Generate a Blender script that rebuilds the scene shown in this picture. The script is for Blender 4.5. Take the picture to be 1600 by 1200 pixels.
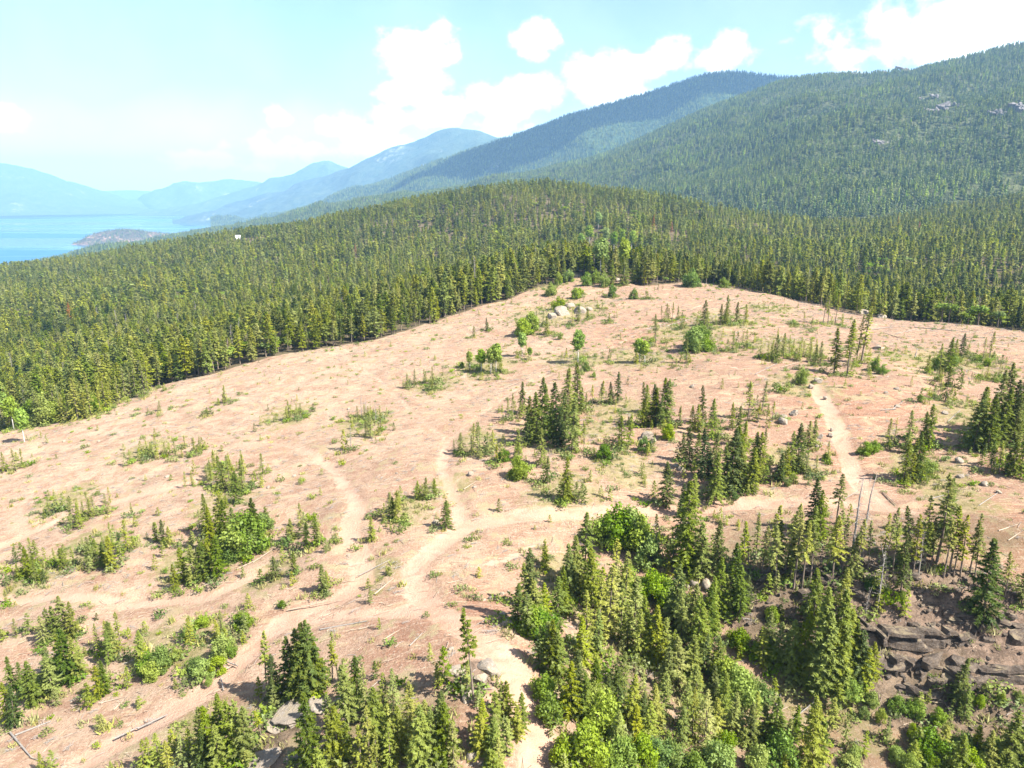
import bpy, bmesh, math, random
import numpy as np
from mathutils import Vector, Matrix, Euler

scene = bpy.context.scene
for o in list(bpy.data.objects):
    bpy.data.objects.remove(o)
R = math.radians

# ---------------------------------------------------------------- camera
cam_data = bpy.data.cameras.new("camera")
cam_data.sensor_width = 36.0
cam_data.lens = 24.953
cam_data.clip_start = 0.5
cam_data.clip_end = 120000
cam = bpy.data.objects.new("camera", cam_data)
scene.collection.objects.link(cam)
cam.location = (0, 0, 50)
cam.rotation_euler = (R(90 - 14.655), 0, 0)
scene.camera = cam

# ---------------------------------------------------------------- light, sky, exposure
SUN_EL, SUN_AZ = 48.0, 118.0          # azimuth clockwise from the view direction (+Y)
sun_data = bpy.data.lights.new("sun", 'SUN')
sun_data.energy = 4.8
sun_data.angle = R(0.53)
sun_data.color = (1.0, 0.955, 0.88)
sun = bpy.data.objects.new("sun", sun_data)
scene.collection.objects.link(sun)
sd = Vector((math.sin(R(SUN_AZ)) * math.cos(R(SUN_EL)), math.cos(R(SUN_AZ)) * math.cos(R(SUN_EL)), math.sin(R(SUN_EL))))
sun.rotation_euler = sd.to_track_quat('Z', 'Y').to_euler()
sun.location = (200, -100, 300)

scene.view_settings.view_transform = 'Standard'
scene.view_settings.look = 'None'
scene.view_settings.gamma = 1.0
scene.view_settings.use_curve_mapping = False
scene.view_settings.exposure = 2.15
SKY_STRENGTH = 0.058
HAZE_DENSITY = 7.0e-5

cy = scene.cycles
cy.use_denoising = True
cy.max_bounces = 5
cy.diffuse_bounces = 2
cy.glossy_bounces = 2
cy.transmission_bounces = 2
cy.volume_bounces = 0
cy.transparent_max_bounces = 4
cy.sample_clamp_indirect = 6.0

TREES = {
 ('mid', 's'): [
  (1.2,130.4,6.5), (2.4,164.1,8.0), (3.1,139.2,7.8), (3.9,147.6,9.1), (5.0,139.8,11.2), (6.3,147.0,13.3), (5.5,126.6,7.6), (8.1,152.8,10.3),
  (8.4,138.4,9.0), (9.5,141.3,12.6), (9.7,135.6,8.0), (10.6,137.4,11.0), (12.6,154.9,13.2), (11.9,132.9,11.5), (15.7,162.1,12.2),
],
 ('mid', 'p'): [
  (-2.3,158.8,4.4), (-0.9,159.4,5.6), (0.2,160.3,6.6), (16.0,162.1,5.9), (14.2,132.5,6.6), (17.7,162.8,4.5), (19.4,165.2,5.5), (21.7,166.2,6.0),
],
 ('knoll', 's'): [
  (24.0,165.6,5.5), (25.4,165.1,8.0), (21.9,133.7,7.1), (23.7,136.1,6.8), (28.4,146.6,6.3), (30.9,147.0,9.4), (31.7,144.5,7.1), (32.9,146.3,10.7),
],
 ('knoll', 'p'): [
  (-3.1,129.4,4.1), (29.6,149.7,9.6), (36.2,145.9,4.5),
],
 ('midfoot', 's'): [
  (6.4,118.4,5.3), (8.8,110.9,5.8), (9.3,110.9,8.2),
],
 ('midfoot', 'l'): [
  (-12.0,138.9,3.1), (-10.9,140.1,4.0), (-8.2,136.4,4.3), (-7.0,137.2,6.9), (-4.9,136.6,4.7),
],
 ('midfoot', 'b'): [
  (-1.6,130.3,2.9), (0.4,121.0,2.3), (1.1,121.5,4.3), (17.7,128.4,3.3), (26.2,133.1,3.4), (31.9,137.5,3.4),
],
 ('upper', 'a'): [
  (-12.8,210.1,5.3), (-9.2,204.3,7.3), (-6.2,202.4,8.1), (-4.7,203.2,9.0), (3.2,220.2,7.4), (5.5,213.3,3.8), (19.5,204.4,9.6), (36.5,197.4,7.0),
  (37.8,196.9,6.4),
],
 ('upper', 'b'): [
  (-15.3,211.9,1.9), (4.3,248.8,6.5), (7.2,253.4,7.3), (17.8,327.7,6.5), (19.2,293.9,5.8), (22.8,351.7,6.3), (16.2,235.6,2.7), (28.0,354.0,6.3),
  (28.4,314.5,5.1), (30.6,319.3,3.6), (21.0,195.5,2.9), (35.5,340.0,6.7), (22.4,187.7,1.7), (40.2,344.2,6.7), (43.9,336.2,6.9), (44.1,312.4,6.1),
  (52.3,303.8,5.1), (83.7,332.1,8.9), (53.7,205.0,7.8), (56.8,210.1,7.3), (57.0,204.4,5.4), (98.6,331.8,5.3),
],
 ('upper', 's'): [
  (-13.8,253.6,4.4), (-9.3,261.5,5.3), (12.2,243.8,7.0), (25.0,265.7,6.8), (29.0,268.3,4.6), (43.5,345.8,12.9), (35.5,257.2,3.7), (47.0,337.0,12.3),
  (52.9,336.2,13.7), (66.4,242.8,9.0), (71.8,242.2,7.3), (73.1,240.8,6.9), (74.6,243.5,10.4), (78.0,244.3,8.0), (82.0,246.0,7.0),
],
 ('upper', 'p'): [
  (36.3,284.9,3.2), (57.3,302.7,4.3), (45.7,221.2,9.6), (54.7,256.2,5.9), (56.2,256.2,6.6), (58.3,256.2,7.3), (61.0,258.5,5.2), (48.4,192.5,7.9),
],
 ('crest', 's'): [
  (71.7,187.8,7.1), (75.2,192.3,6.7), (78.7,179.6,5.8), (80.0,179.5,6.8), (79.6,170.5,11.6),
],
 ('crest', 'p'): [
  (69.3,187.8,5.4), (78.4,196.2,5.7), (81.0,200.3,3.5), (99.5,238.9,5.4), (98.9,231.6,4.6), (108.4,244.6,11.0), (110.2,244.8,13.1), (113.5,246.8,11.8),
  (82.1,168.9,13.2), (87.5,179.2,12.4), (90.8,182.6,12.6), (92.0,182.4,15.2),
],
 ('crest', 'b'): [
  (62.1,158.9,1.4), (97.4,243.1,2.1), (68.5,162.8,4.3), (91.2,173.9,3.1), (91.6,170.6,2.5),
],
 ('brush', 's'): [
  (103.4,171.6,5.0), (95.2,149.9,8.0), (111.1,176.0,9.2), (118.8,186.2,7.0), (124.3,191.8,7.2),
],
 ('brush', 'p'): [
  (107.4,173.2,8.1), (111.4,166.8,2.5), (130.6,192.3,6.1), (130.5,189.7,8.2),
],
 ('brush', 'b'): [
  (88.6,148.3,1.8), (109.4,177.5,4.1), (117.7,184.5,3.2), (127.2,188.6,2.2), (127.2,185.2,2.2),
],
 ('edge', 's'): [
  (86.0,125.0,11.4), (87.9,126.4,11.5), (87.6,123.5,11.0), (91.8,129.0,14.0), (92.1,127.1,11.2), (95.5,131.3,14.2), (95.8,129.4,11.7), (94.5,126.9,9.7),
  (96.8,129.2,12.5), (99.6,131.0,13.0),
],
 ('edge2', 's'): [
  (83.9,116.6,5.5), (85.1,114.3,4.7), (85.5,113.4,6.8), (87.2,113.9,7.5),
],
 ('edge2', 'p'): [
  (84.8,115.8,5.1), (88.1,113.8,6.8),
],
 ('trail', 's'): [
  (67.7,114.6,7.9), (74.2,126.1,4.7), (77.7,131.5,6.0), (69.1,114.4,5.4), (70.1,115.0,9.0), (71.2,115.8,6.6), (78.3,128.0,7.1), (78.7,126.7,8.9),
],
 ('trail', 'l'): [
  (72.4,129.2,6.0), (73.5,129.0,4.4),
],
 ('trail', 'b'): [
  (65.8,127.0,1.4), (67.1,126.7,2.8), (68.8,127.2,2.8), (73.5,118.1,3.0),
],
 ('tall', 's'): [
  (28.6,146.4,6.7), (31.0,156.6,7.0), (31.1,146.5,8.8), (33.1,146.0,10.6), (32.9,128.0,5.9), (33.0,124.1,7.9), (38.1,142.9,5.6), (34.1,123.3,7.1),
  (39.1,142.2,6.1), (41.1,145.5,8.7), (34.6,119.3,9.5), (35.3,119.1,5.3), (40.9,137.9,8.7), (34.2,111.2,8.8), (38.1,124.9,6.1), (37.1,114.0,9.2),
  (37.7,114.3,11.5), (46.0,140.9,6.1), (39.5,117.1,10.9), (44.8,133.0,8.1), (39.6,114.3,8.2), (43.9,127.5,7.0), (41.0,113.4,8.2), (41.0,113.4,6.1),
  (44.1,121.6,7.5), (43.4,116.9,5.2), (44.8,120.5,7.7),
],
 ('tall', 'p'): [
  (36.2,146.3,4.1), (50.9,146.2,8.7), (52.2,143.8,4.6), (55.3,150.6,7.0), (46.9,124.4,7.1), (53.8,143.4,4.3), (55.4,144.5,4.3),
],
 ('tall', 'b'): [
  (32.0,137.9,3.3), (36.7,112.3,1.0), (37.7,111.1,1.3),
],
 ('tfoot', 's'): [
  (26.1,110.9,8.1), (28.6,107.4,5.9), (29.6,107.2,7.4),
],
 ('bank', 's'): [
  (46.9,116.4,5.5), (48.4,117.9,5.8), (49.8,119.0,8.4), (51.4,120.0,9.5), (58.0,131.5,5.5), (59.3,131.9,5.5),
],
 ('bank', 'l'): [
  (52.8,121.5,7.0), (52.5,118.8,4.8), (54.3,118.9,4.0), (59.2,125.2,3.9),
],
 ('bank', 'b'): [
  (47.7,114.5,1.6), (49.2,116.0,1.8), (59.0,125.3,1.7),
],
 ('row', 'p'): [
  (32.6,90.8,8.9), (33.8,91.3,7.5), (35.2,92.9,8.1), (35.3,90.3,7.9), (36.2,90.3,10.8), (36.4,87.5,9.6), (38.3,89.8,11.6), (38.7,87.3,11.5),
  (39.7,87.0,10.4), (40.9,87.3,9.1), (44.0,87.6,10.5), (48.5,97.4,9.7), (45.3,87.6,8.6), (47.0,87.1,8.5), (48.8,87.7,7.7), (50.3,87.4,8.6),
  (51.3,88.3,8.6), (51.5,86.5,8.0), (54.6,88.3,8.6), (53.8,85.7,9.3), (55.1,86.7,7.5), (56.6,88.0,10.4), (57.2,87.4,7.1), (58.1,87.8,13.6),
  (57.7,85.3,8.4), (58.6,85.7,9.7), (59.0,85.3,7.9), (59.9,85.3,9.2), (61.3,85.6,8.8), (61.8,85.2,8.3), (64.3,82.6,6.4),
],
 ('row', 's'): [
  (37.6,90.5,8.4), (38.7,88.5,7.8), (43.3,93.8,7.0), (45.8,98.8,8.8), (45.6,96.2,7.7), (46.4,87.3,6.1), (51.4,83.9,7.8), (62.5,93.8,8.9),
  (60.4,80.5,11.7), (66.1,81.9,6.0),
],
 ('row', 'd'): [
  (24.0,96.1,7.3), (33.9,104.6,2.8), (47.3,89.5,13.0), (48.4,88.9,13.2), (46.0,81.9,5.1), (48.1,83.0,9.3), (54.5,85.6,7.0),
],
 ('row', 'b'): [
  (41.4,86.3,1.9), (48.2,85.4,1.9), (49.8,84.3,1.5), (51.4,83.5,1.4),
],
 ('wood', 's'): [
  (0.6,75.2,6.0), (1.7,81.9,6.4), (1.9,73.7,5.9), (2.3,76.3,10.7), (2.9,75.7,7.3), (3.2,68.7,5.7), (4.7,93.9,4.6), (4.0,77.2,6.2),
  (3.9,68.7,6.5), (4.6,68.1,7.6), (5.6,78.1,7.1), (5.3,67.9,6.9), (6.7,82.4,7.4), (7.9,87.4,8.2), (8.9,88.4,8.8), (8.2,71.9,6.8),
  (10.2,89.5,11.8), (10.9,85.6,9.5), (10.5,75.3,6.6), (14.7,79.0,6.9), (16.1,77.6,7.2), (17.2,78.2,9.1), (18.1,77.3,8.6), (19.0,77.6,7.3),
  (22.1,84.5,9.6), (25.8,100.0,10.1), (22.2,81.3,8.5), (25.5,94.4,14.2), (25.4,93.1,8.1), (23.8,82.4,8.5), (23.9,79.5,9.7), (27.4,92.7,8.6),
  (25.4,82.3,8.5), (24.9,80.0,7.0), (26.5,83.3,8.6), (29.8,93.2,8.1), (27.8,85.2,9.6), (29.2,85.5,6.2), (30.3,86.5,10.2), (30.6,84.4,8.5),
  (32.0,86.3,4.8),
],
 ('wood', 'l'): [
  (8.8,73.5,9.4), (11.0,79.2,9.1), (12.3,80.0,10.9), (13.1,82.7,10.3), (13.9,85.6,11.5), (14.1,80.8,8.3), (15.2,84.9,10.5), (16.1,82.8,8.5),
  (21.6,96.2,8.3),
],
 ('wood', 'b'): [
  (2.3,74.6,4.3), (3.5,74.7,3.9), (14.9,100.4,5.9), (16.4,100.4,7.0), (16.5,91.2,4.1), (18.4,100.4,6.5), (19.7,99.0,6.4), (18.6,90.0,3.0),
  (20.6,95.7,5.2), (19.8,88.7,5.0), (21.5,88.3,4.5), (22.5,86.7,3.9),
],
 ('dell', 's'): [
  (6.1,63.3,7.0), (6.8,63.6,8.1), (7.8,63.3,6.6), (9.0,65.0,7.1), (10.5,66.0,4.9), (11.7,67.4,4.9), (10.9,61.1,5.4), (12.5,69.7,5.5),
  (12.9,65.3,6.4), (13.1,62.7,5.1), (14.2,65.0,4.9), (15.4,65.4,6.1), (16.7,66.9,6.6), (18.4,72.9,6.1), (19.8,75.6,7.2), (20.3,74.3,7.1),
  (18.2,63.9,5.6), (22.4,76.5,6.4), (21.9,71.5,5.7), (24.3,77.7,5.5), (24.0,73.1,5.8), (25.8,77.1,5.9), (23.0,66.9,5.9), (25.0,71.4,6.1),
  (25.3,68.6,6.0), (27.1,68.0,6.0), (29.4,69.3,4.8), (30.1,68.4,6.4), (30.9,66.2,6.3), (32.8,69.3,5.2), (33.1,65.4,10.0), (34.6,66.4,6.8),
  (38.3,71.9,4.0),
],
 ('dell', 'l'): [
  (14.7,63.5,5.2), (19.4,67.1,6.7), (19.7,65.5,7.3), (21.0,65.0,7.4), (27.6,68.6,6.9),
],
 ('dell', 'b'): [
  (3.4,64.5,3.1), (4.0,62.1,3.5), (5.0,57.4,3.7), (6.9,57.8,5.2), (8.6,64.4,4.8), (9.4,63.1,4.7), (9.5,58.4,3.4), (11.2,59.1,4.2),
  (13.0,59.7,4.6), (14.9,61.2,3.1), (16.6,61.4,3.2), (18.6,60.9,3.2), (21.7,62.2,4.0), (23.1,65.0,3.3), (26.6,75.5,5.0), (27.2,73.7,5.4),
  (29.2,74.8,3.6), (26.4,63.8,3.7), (30.6,74.3,3.2), (29.8,65.3,5.1),
],
 ('shade', 's'): [
  (32.0,78.8,5.6), (33.3,80.6,6.5), (34.0,78.9,6.5), (34.9,78.9,5.6), (35.4,78.2,7.8), (35.7,77.4,7.0), (36.6,78.0,9.1), (36.7,75.9,5.9),
  (39.7,82.4,8.9), (38.4,77.2,8.0), (38.2,75.8,14.6), (38.8,75.7,11.7), (39.4,75.7,14.2), (39.8,75.7,9.9), (40.7,77.0,11.7), (43.5,82.9,7.0),
  (41.9,77.3,9.0), (42.9,76.7,8.2), (43.2,76.4,7.8), (43.8,75.9,6.0), (45.0,76.2,5.4),
],
 ('shade', 'b'): [
  (29.8,81.3,2.9), (31.5,79.9,2.8), (33.3,80.4,3.3), (35.0,84.0,2.4), (33.6,78.9,2.8), (37.4,75.8,2.8), (41.7,74.7,2.7),
],
 ('ledge', 's'): [
  (49.7,68.5,5.3), (54.0,73.6,6.7), (50.7,67.0,5.6), (54.4,72.6,4.6), (53.4,68.4,5.3), (53.9,67.0,6.0), (56.3,67.1,9.0), (57.7,67.1,8.2),
],
 ('ledge', 'b'): [
  (38.1,66.8,1.9), (39.4,68.1,2.0), (42.5,72.8,1.8), (43.8,74.0,2.1), (44.2,72.2,2.0), (46.8,73.6,2.1), (44.2,68.0,2.2), (45.1,66.8,3.0),
  (47.5,70.9,2.3), (48.9,73.1,2.5), (48.3,68.8,4.0), (47.8,67.8,2.4), (51.0,72.0,2.2), (49.9,68.2,3.5), (50.3,67.0,3.0), (52.1,69.0,3.1),
  (52.0,67.4,3.5), (53.5,68.8,2.6), (56.4,73.1,1.8), (53.2,67.0,3.1), (55.4,68.1,3.6), (59.2,73.3,1.8), (55.9,67.1,3.1), (57.7,68.4,3.5),
  (61.4,73.6,1.6), (58.5,67.8,3.5),
],
 ('ledge', 'l'): [
  (40.7,68.5,3.5), (44.2,70.4,3.6), (45.9,67.7,3.9), (48.8,68.2,4.4), (54.7,67.0,3.9),
],
 ('long', 's'): [
  (-53.0,100.2,4.5), (-52.3,101.6,6.2), (-50.2,100.9,6.7), (-48.8,101.2,7.2), (-54.7,116.7,8.1), (-51.5,110.4,8.3), (-48.4,102.7,5.1), (-46.7,101.1,7.2),
  (-60.9,138.1,7.1), (-52.9,118.1,7.5), (-50.9,114.5,7.3), (-47.8,111.1,7.1), (-53.7,128.1,6.7), (-53.9,132.3,7.5), (-43.5,109.7,8.8), (-43.1,114.6,4.3),
],
 ('long', 'l'): [
  (-69.6,140.8,3.6), (-68.3,141.2,3.3), (-57.0,118.7,4.4), (-64.5,141.9,4.7), (-59.3,135.8,6.3), (-57.7,135.3,7.7),
],
 ('long', 'b'): [
  (-47.3,105.3,2.3), (-46.1,105.0,4.6), (-45.7,106.7,6.9), (-44.2,107.1,5.2), (-43.7,107.9,7.6), (-43.7,113.8,3.7),
],
 ('west', 's'): [
  (-85.1,110.0,3.1), (-83.7,110.5,5.8), (-81.2,108.4,4.2), (-78.3,111.4,4.3), (-70.2,110.2,4.8), (-67.9,108.5,6.5), (-62.3,115.5,4.7), (-61.1,115.3,3.7),
],
 ('west', 'l'): [
  (-127.1,166.5,5.5), (-83.4,104.1,2.4), (-124.3,166.6,6.0), (-123.7,168.2,5.2), (-79.4,108.2,3.6), (-87.4,129.8,6.2), (-85.8,129.3,4.8), (-78.2,117.6,2.6),
  (-84.6,131.7,4.2), (-73.9,114.2,3.7), (-85.1,137.3,2.9), (-84.6,138.4,3.6), (-67.1,110.3,4.2), (-75.6,130.2,2.8), (-64.3,117.1,3.8),
],
 ('spots', 's'): [
  (-35.8,96.4,4.0), (-32.6,95.6,4.2), (-32.8,103.1,5.0), (-31.6,104.5,4.5), (-26.9,90.2,4.5), (-22.3,102.6,4.1), (-19.8,109.2,4.3), (-19.2,108.7,5.7),
  (-16.7,116.4,3.6), (-15.3,116.1,4.2), (-13.7,117.1,3.4), (-10.6,104.7,5.0),
],
 ('spots', 'l'): [
  (-91.0,167.0,3.3), (-87.4,163.0,4.1), (-104.6,202.1,3.5), (-79.4,161.0,2.5), (-76.9,162.5,4.1), (-76.0,163.0,4.1), (-85.2,190.2,2.8), (-84.1,200.2,5.8),
  (-59.0,179.7,5.3), (-36.7,113.2,4.2), (-26.6,90.9,3.0), (-32.6,155.7,6.2), (-31.1,159.7,4.7), (-21.3,108.6,3.5), (-19.8,105.8,1.7), (-10.5,137.7,4.9),
  (-7.8,136.7,6.8), (-6.4,133.6,6.7), (-4.0,139.5,4.2),
],
 ('spots', 'd'): [
  (-35.9,148.9,6.3), (-38.6,174.1,6.8), (-37.6,175.0,5.6), (-34.0,169.0,5.8),
],
 ('low', 's'): [
  (-61.4,73.4,5.9), (-66.1,80.6,5.4), (-60.0,72.6,5.8), (-64.5,80.3,4.4), (-61.0,76.9,4.7), (-60.5,76.9,6.5), (-68.0,91.2,5.3), (-60.0,79.3,6.7),
  (-58.6,77.8,6.1), (-66.9,91.6,5.3), (-61.3,83.4,5.9), (-66.0,92.2,6.4), (-58.4,80.9,8.2), (-64.2,91.2,5.8), (-57.8,81.3,6.8), (-51.4,75.7,4.6),
  (-50.9,76.1,5.1), (-54.2,82.8,5.4), (-54.6,84.2,5.9), (-49.3,81.8,4.8),
],
 ('low', 'l'): [
  (-76.2,92.8,3.3), (-74.1,93.0,3.2), (-51.3,64.3,2.5), (-68.1,90.6,4.7), (-57.6,82.4,5.4), (-47.8,69.4,2.2), (-47.2,69.3,2.2), (-48.2,76.5,3.2),
],
 ('low', 'b'): [
  (-46.6,79.1,3.3), (-45.3,77.4,2.8), (-45.1,78.7,3.8), (-43.9,80.6,1.9), (-39.2,76.6,2.3), (-43.2,87.1,2.0), (-37.6,75.0,2.7), (-36.6,73.6,1.3),
  (-36.4,75.8,2.3), (-36.9,79.2,3.3), (-36.0,78.9,2.3), (-36.8,85.5,2.5), (-32.2,88.2,1.3),
],
 ('grove', 's'): [
  (-31.8,60.5,6.9), (-31.1,59.6,5.0), (-31.0,60.9,7.0), (-29.3,59.2,5.7), (-29.9,61.5,7.7), (-28.1,60.1,7.2), (-27.7,60.3,7.2), (-26.8,59.6,6.8),
  (-26.8,68.7,6.2), (-25.2,69.0,7.9), (-24.4,68.7,8.6), (-23.6,67.9,7.3), (-22.9,68.1,9.3), (-19.5,56.9,9.0), (-22.3,67.9,9.5), (-21.5,68.1,6.5),
],
 ('grove', 'p'): [
  (-26.2,62.6,3.5), (-27.9,69.2,8.7), (-20.3,69.2,6.2), (-19.5,68.9,4.9),
],
 ('grove', 'l'): [
  (-42.0,61.8,1.6), (-38.0,60.8,3.9), (-37.5,61.2,3.9), (-36.7,61.5,4.0), (-35.2,60.6,3.5), (-33.9,60.8,3.9), (-33.1,61.1,4.3),
],
 ('verge', 's'): [
  (-17.4,57.2,6.5), (-16.8,57.5,6.6), (-16.7,61.2,7.9), (-16.5,64.4,5.9), (-13.1,57.6,8.0), (-10.7,56.7,6.5), (-8.7,55.4,7.4), (-8.4,57.6,5.8),
  (-7.6,55.9,6.4), (-7.8,64.5,2.9), (-6.8,57.3,6.8), (-6.1,55.9,6.7), (-3.0,56.3,4.7), (-2.8,57.5,5.1), (-1.8,55.8,5.0), (-1.6,59.2,4.4),
  (-1.0,60.8,4.1), (-0.6,56.6,4.3), (-0.3,60.9,4.5), (0.6,58.6,4.0), (1.0,59.8,4.5),
],
 ('verge', 'l'): [
  (-14.3,56.0,5.4), (-14.8,61.6,6.8), (-13.4,55.9,7.5), (-12.8,55.9,4.7), (-13.1,61.3,6.0), (-11.5,55.8,5.4), (-12.0,61.1,6.4), (-10.1,59.2,6.3),
  (-9.3,55.5,4.3), (-5.4,55.0,5.3), (-1.2,55.0,3.9),
],
 ('verge', 'p'): [
  (-4.7,63.4,3.8), (-3.9,61.9,11.4),
],
 ('brushy', 'l'): [
  (-89.9,116.5,3.8), (-85.6,114.7,5.3), (-84.2,113.5,5.2), (-96.8,136.9,4.2), (-80.5,113.0,3.7), (-96.0,138.5,5.4), (-87.1,132.8,3.9), (-73.1,111.2,5.7),
  (-86.2,133.8,5.6), (-84.9,133.1,4.5), (-58.3,87.1,4.1), (-71.0,112.1,4.7), (-69.5,110.1,3.8), (-56.3,86.6,4.7), (-70.0,112.0,5.0), (-72.6,117.0,5.2),
  (-55.1,85.7,4.8), (-54.5,86.4,5.9), (-68.5,114.7,6.1), (-90.5,162.2,2.8), (-87.8,165.5,5.0), (-84.9,163.8,3.2), (-81.5,162.2,4.7), (-81.0,165.9,3.7),
  (-43.2,83.5,4.1), (-77.3,162.9,3.9), (-76.1,163.5,2.8), (-65.9,143.2,3.6), (-65.5,144.1,4.2), (-66.8,149.3,4.8), (-66.8,149.3,4.4), (-39.4,83.0,3.7),
  (-38.7,82.1,2.8), (-39.2,84.1,4.2), (-61.6,140.9,3.3), (-62.5,146.9,3.6), (-60.5,142.8,4.2), (-59.1,145.8,4.7), (-57.8,143.4,5.0), (-52.8,140.7,5.0),
  (-59.5,179.2,4.1), (-58.5,179.2,4.3), (-36.7,107.7,4.1), (-36.7,108.0,4.1), (-56.8,179.3,4.3), (-57.1,183.5,3.0), (-34.7,108.7,4.2), (-39.9,175.4,3.4),
  (-38.0,175.2,3.8), (-34.4,158.5,4.7), (-36.5,173.0,3.7), (-33.0,156.4,4.1), (-33.3,158.3,4.3), (-36.4,175.2,3.0), (-31.1,157.3,2.7), (-20.8,111.9,3.8),
  (-20.7,111.4,4.0), (-19.4,113.4,2.6), (-30.3,197.9,4.6), (-28.4,200.6,5.0), (-25.8,202.0,4.3), (-25.1,199.8,4.3), (-23.1,191.1,3.7), (-22.5,193.4,3.6),
  (-23.1,199.9,5.5), (-12.7,206.7,6.4), (-9.4,209.3,5.8), (-9.4,207.3,3.8), (-5.6,203.2,6.6), (-3.9,206.4,4.1), (-3.2,203.0,4.7), (6.8,259.5,6.5),
  (9.0,257.1,6.7), (11.7,263.0,5.7), (22.2,257.6,6.8), (58.2,240.4,5.9), (60.7,230.4,6.6), (66.5,239.7,6.2), (65.8,236.4,4.9), (63.7,200.9,5.5),
  (64.8,203.9,6.2), (70.6,213.3,3.9), (69.8,207.2,6.0), (68.2,190.4,3.6), (70.8,189.6,5.5), (70.5,186.7,4.0), (71.6,189.0,3.9), (77.5,187.2,5.0),
  (79.6,191.2,5.9), (80.5,191.9,4.6), (82.2,191.6,5.8), (79.6,185.1,5.5), (84.1,192.2,5.1), (101.3,163.0,4.0), (99.8,159.7,4.6), (102.7,160.1,4.2),
  (104.3,159.2,4.1), (116.0,168.2,3.6), (121.7,172.3,3.5), (119.1,168.0,3.8),
],
 ('fringe', 'l'): [
  (-158.1,210.2,11.4), (-158.6,213.7,14.4), (-156.1,211.6,9.2), (-158.0,215.4,10.6), (-150.9,208.3,9.1), (-152.6,213.2,7.5), (-145.4,206.6,12.4), (-150.3,214.9,10.2),
  (-143.3,206.4,10.2), (-145.8,213.2,14.5), (-140.8,209.5,11.9), (-139.7,210.3,11.4), (-136.6,206.5,9.0), (-135.0,206.6,8.7), (-131.6,205.6,13.5), (-132.6,207.4,13.4),
  (-128.8,205.1,8.6), (-127.7,205.8,14.6), (-129.8,210.5,10.4), (-125.9,208.0,7.8), (-126.6,212.0,12.0), (-127.2,215.5,8.7), (-128.2,218.6,9.6), (-125.6,218.1,9.7),
  (-126.6,223.9,12.1), (-125.3,225.0,9.8), (-127.3,231.2,11.6), (-120.7,222.8,8.1), (-119.6,222.7,12.2), (-122.9,231.4,12.9),
],
 ('fringe', 'b'): [
  (-150.0,211.3,8.3), (-144.2,208.9,10.2), (-140.9,208.5,7.0), (-133.1,207.2,6.1), (-129.0,210.7,6.2),
],
 ('birch', 'a'): [
  (-159.5,212.6,14.1), (-151.6,205.5,10.1), (-137.7,189.8,9.4),
],
 ('aspen', 'a'): [
  (63.3,664.0,18.9), (78.6,732.0,18.8), (96.8,818.0,18.8), (44.3,358.0,18.8), (91.6,702.0,18.8), (93.8,664.0,18.9), (103.4,682.0,19.0), (56.7,360.0,18.8),
  (111.4,672.0,18.8),
],
 ('redpine', 'r'): [
  (-347.1,552.0,15.5), (-178.4,822.0,15.3), (156.6,804.0,15.2), (168.4,766.0,15.1), (527.9,994.0,15.3), (498.1,888.0,15.3),
],
}
PLACE = {'fringe': 'in the bright forest-corner fringe', 'brushy': 'in the soft brush patches', 'mid': 'in the dense mid-clearing clump', 'knoll': 'beside the dry grassy knoll', 'midfoot': 'at the foot of the mid-clearing clump', 'upper': 'on the upper clearing', 'crest': 'along the bare crest', 'brush': 'in the brush below the crest', 'edge': 'in the shady stand under the crest', 'edge2': 'fronting the shady stand', 'trail': 'beside the red dirt trail', 'tall': 'in the stand above the haul road', 'tfoot': 'at the foot of the roadside stand', 'bank': 'on the bank west of the trail', 'row': 'along the top of the bluff', 'wood': 'in the wood below the haul road', 'dell': 'in the leafy dell beside the road', 'shade': 'on the shady slope before the bluff', 'ledge': 'under the rock ledges', 'long': 'in the long lake-side clump', 'west': 'in the lake-side scrub', 'spots': 'alone on the open slash', 'low': 'in the lowest lake-side clump', 'grove': 'in the grove around the pale slab', 'verge': 'on the verge of the curving road', 'birch': 'at the forest corner', 'aspen': 'inside the dark forest', 'redpine': 'inside the green forest'}
LOOK = {'s': 'conical green spruce', 'p': 'slim bare-stemmed pine', 'l': 'pale feathery larch', 'b': 'leafy bright shrub', 'a': 'light green aspen', 'd': 'bare dead snag', 'r': 'rusty red dead pine'}
NAME = {'s': 'spruce_tree', 'p': 'pine_tree', 'l': 'larch_tree', 'b': 'shrub', 'a': 'aspen_tree', 'd': 'dead_snag', 'r': 'dead_pine_tree'}
CLEARING_EDGE = [
  (-218.9,186.4), (-189.4,198.2), (-161.6,213.2), (-132.9,210.4), (-127.3,239.0), (-106.6,244.2), (-89.8,256.2), (-72.4,262.3),
  (-51.2,265.7), (-40.8,278.7), (-27.5,302.7), (-3.0,328.3), (9.4,347.7), (22.4,356.9), (34.1,362.2), (50.2,349.4),
  (60.5,336.3), (80.6,344.9), (104.4,362.8), (113.1,321.7), (127.2,312.7), (133.4,300.5), (138.0,286.8), (143.0,270.9),
  (163.4,276.0), (170.0,258.9), (181.2,247.8), (195.5,224.4), (228.2,215.7),
]
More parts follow.
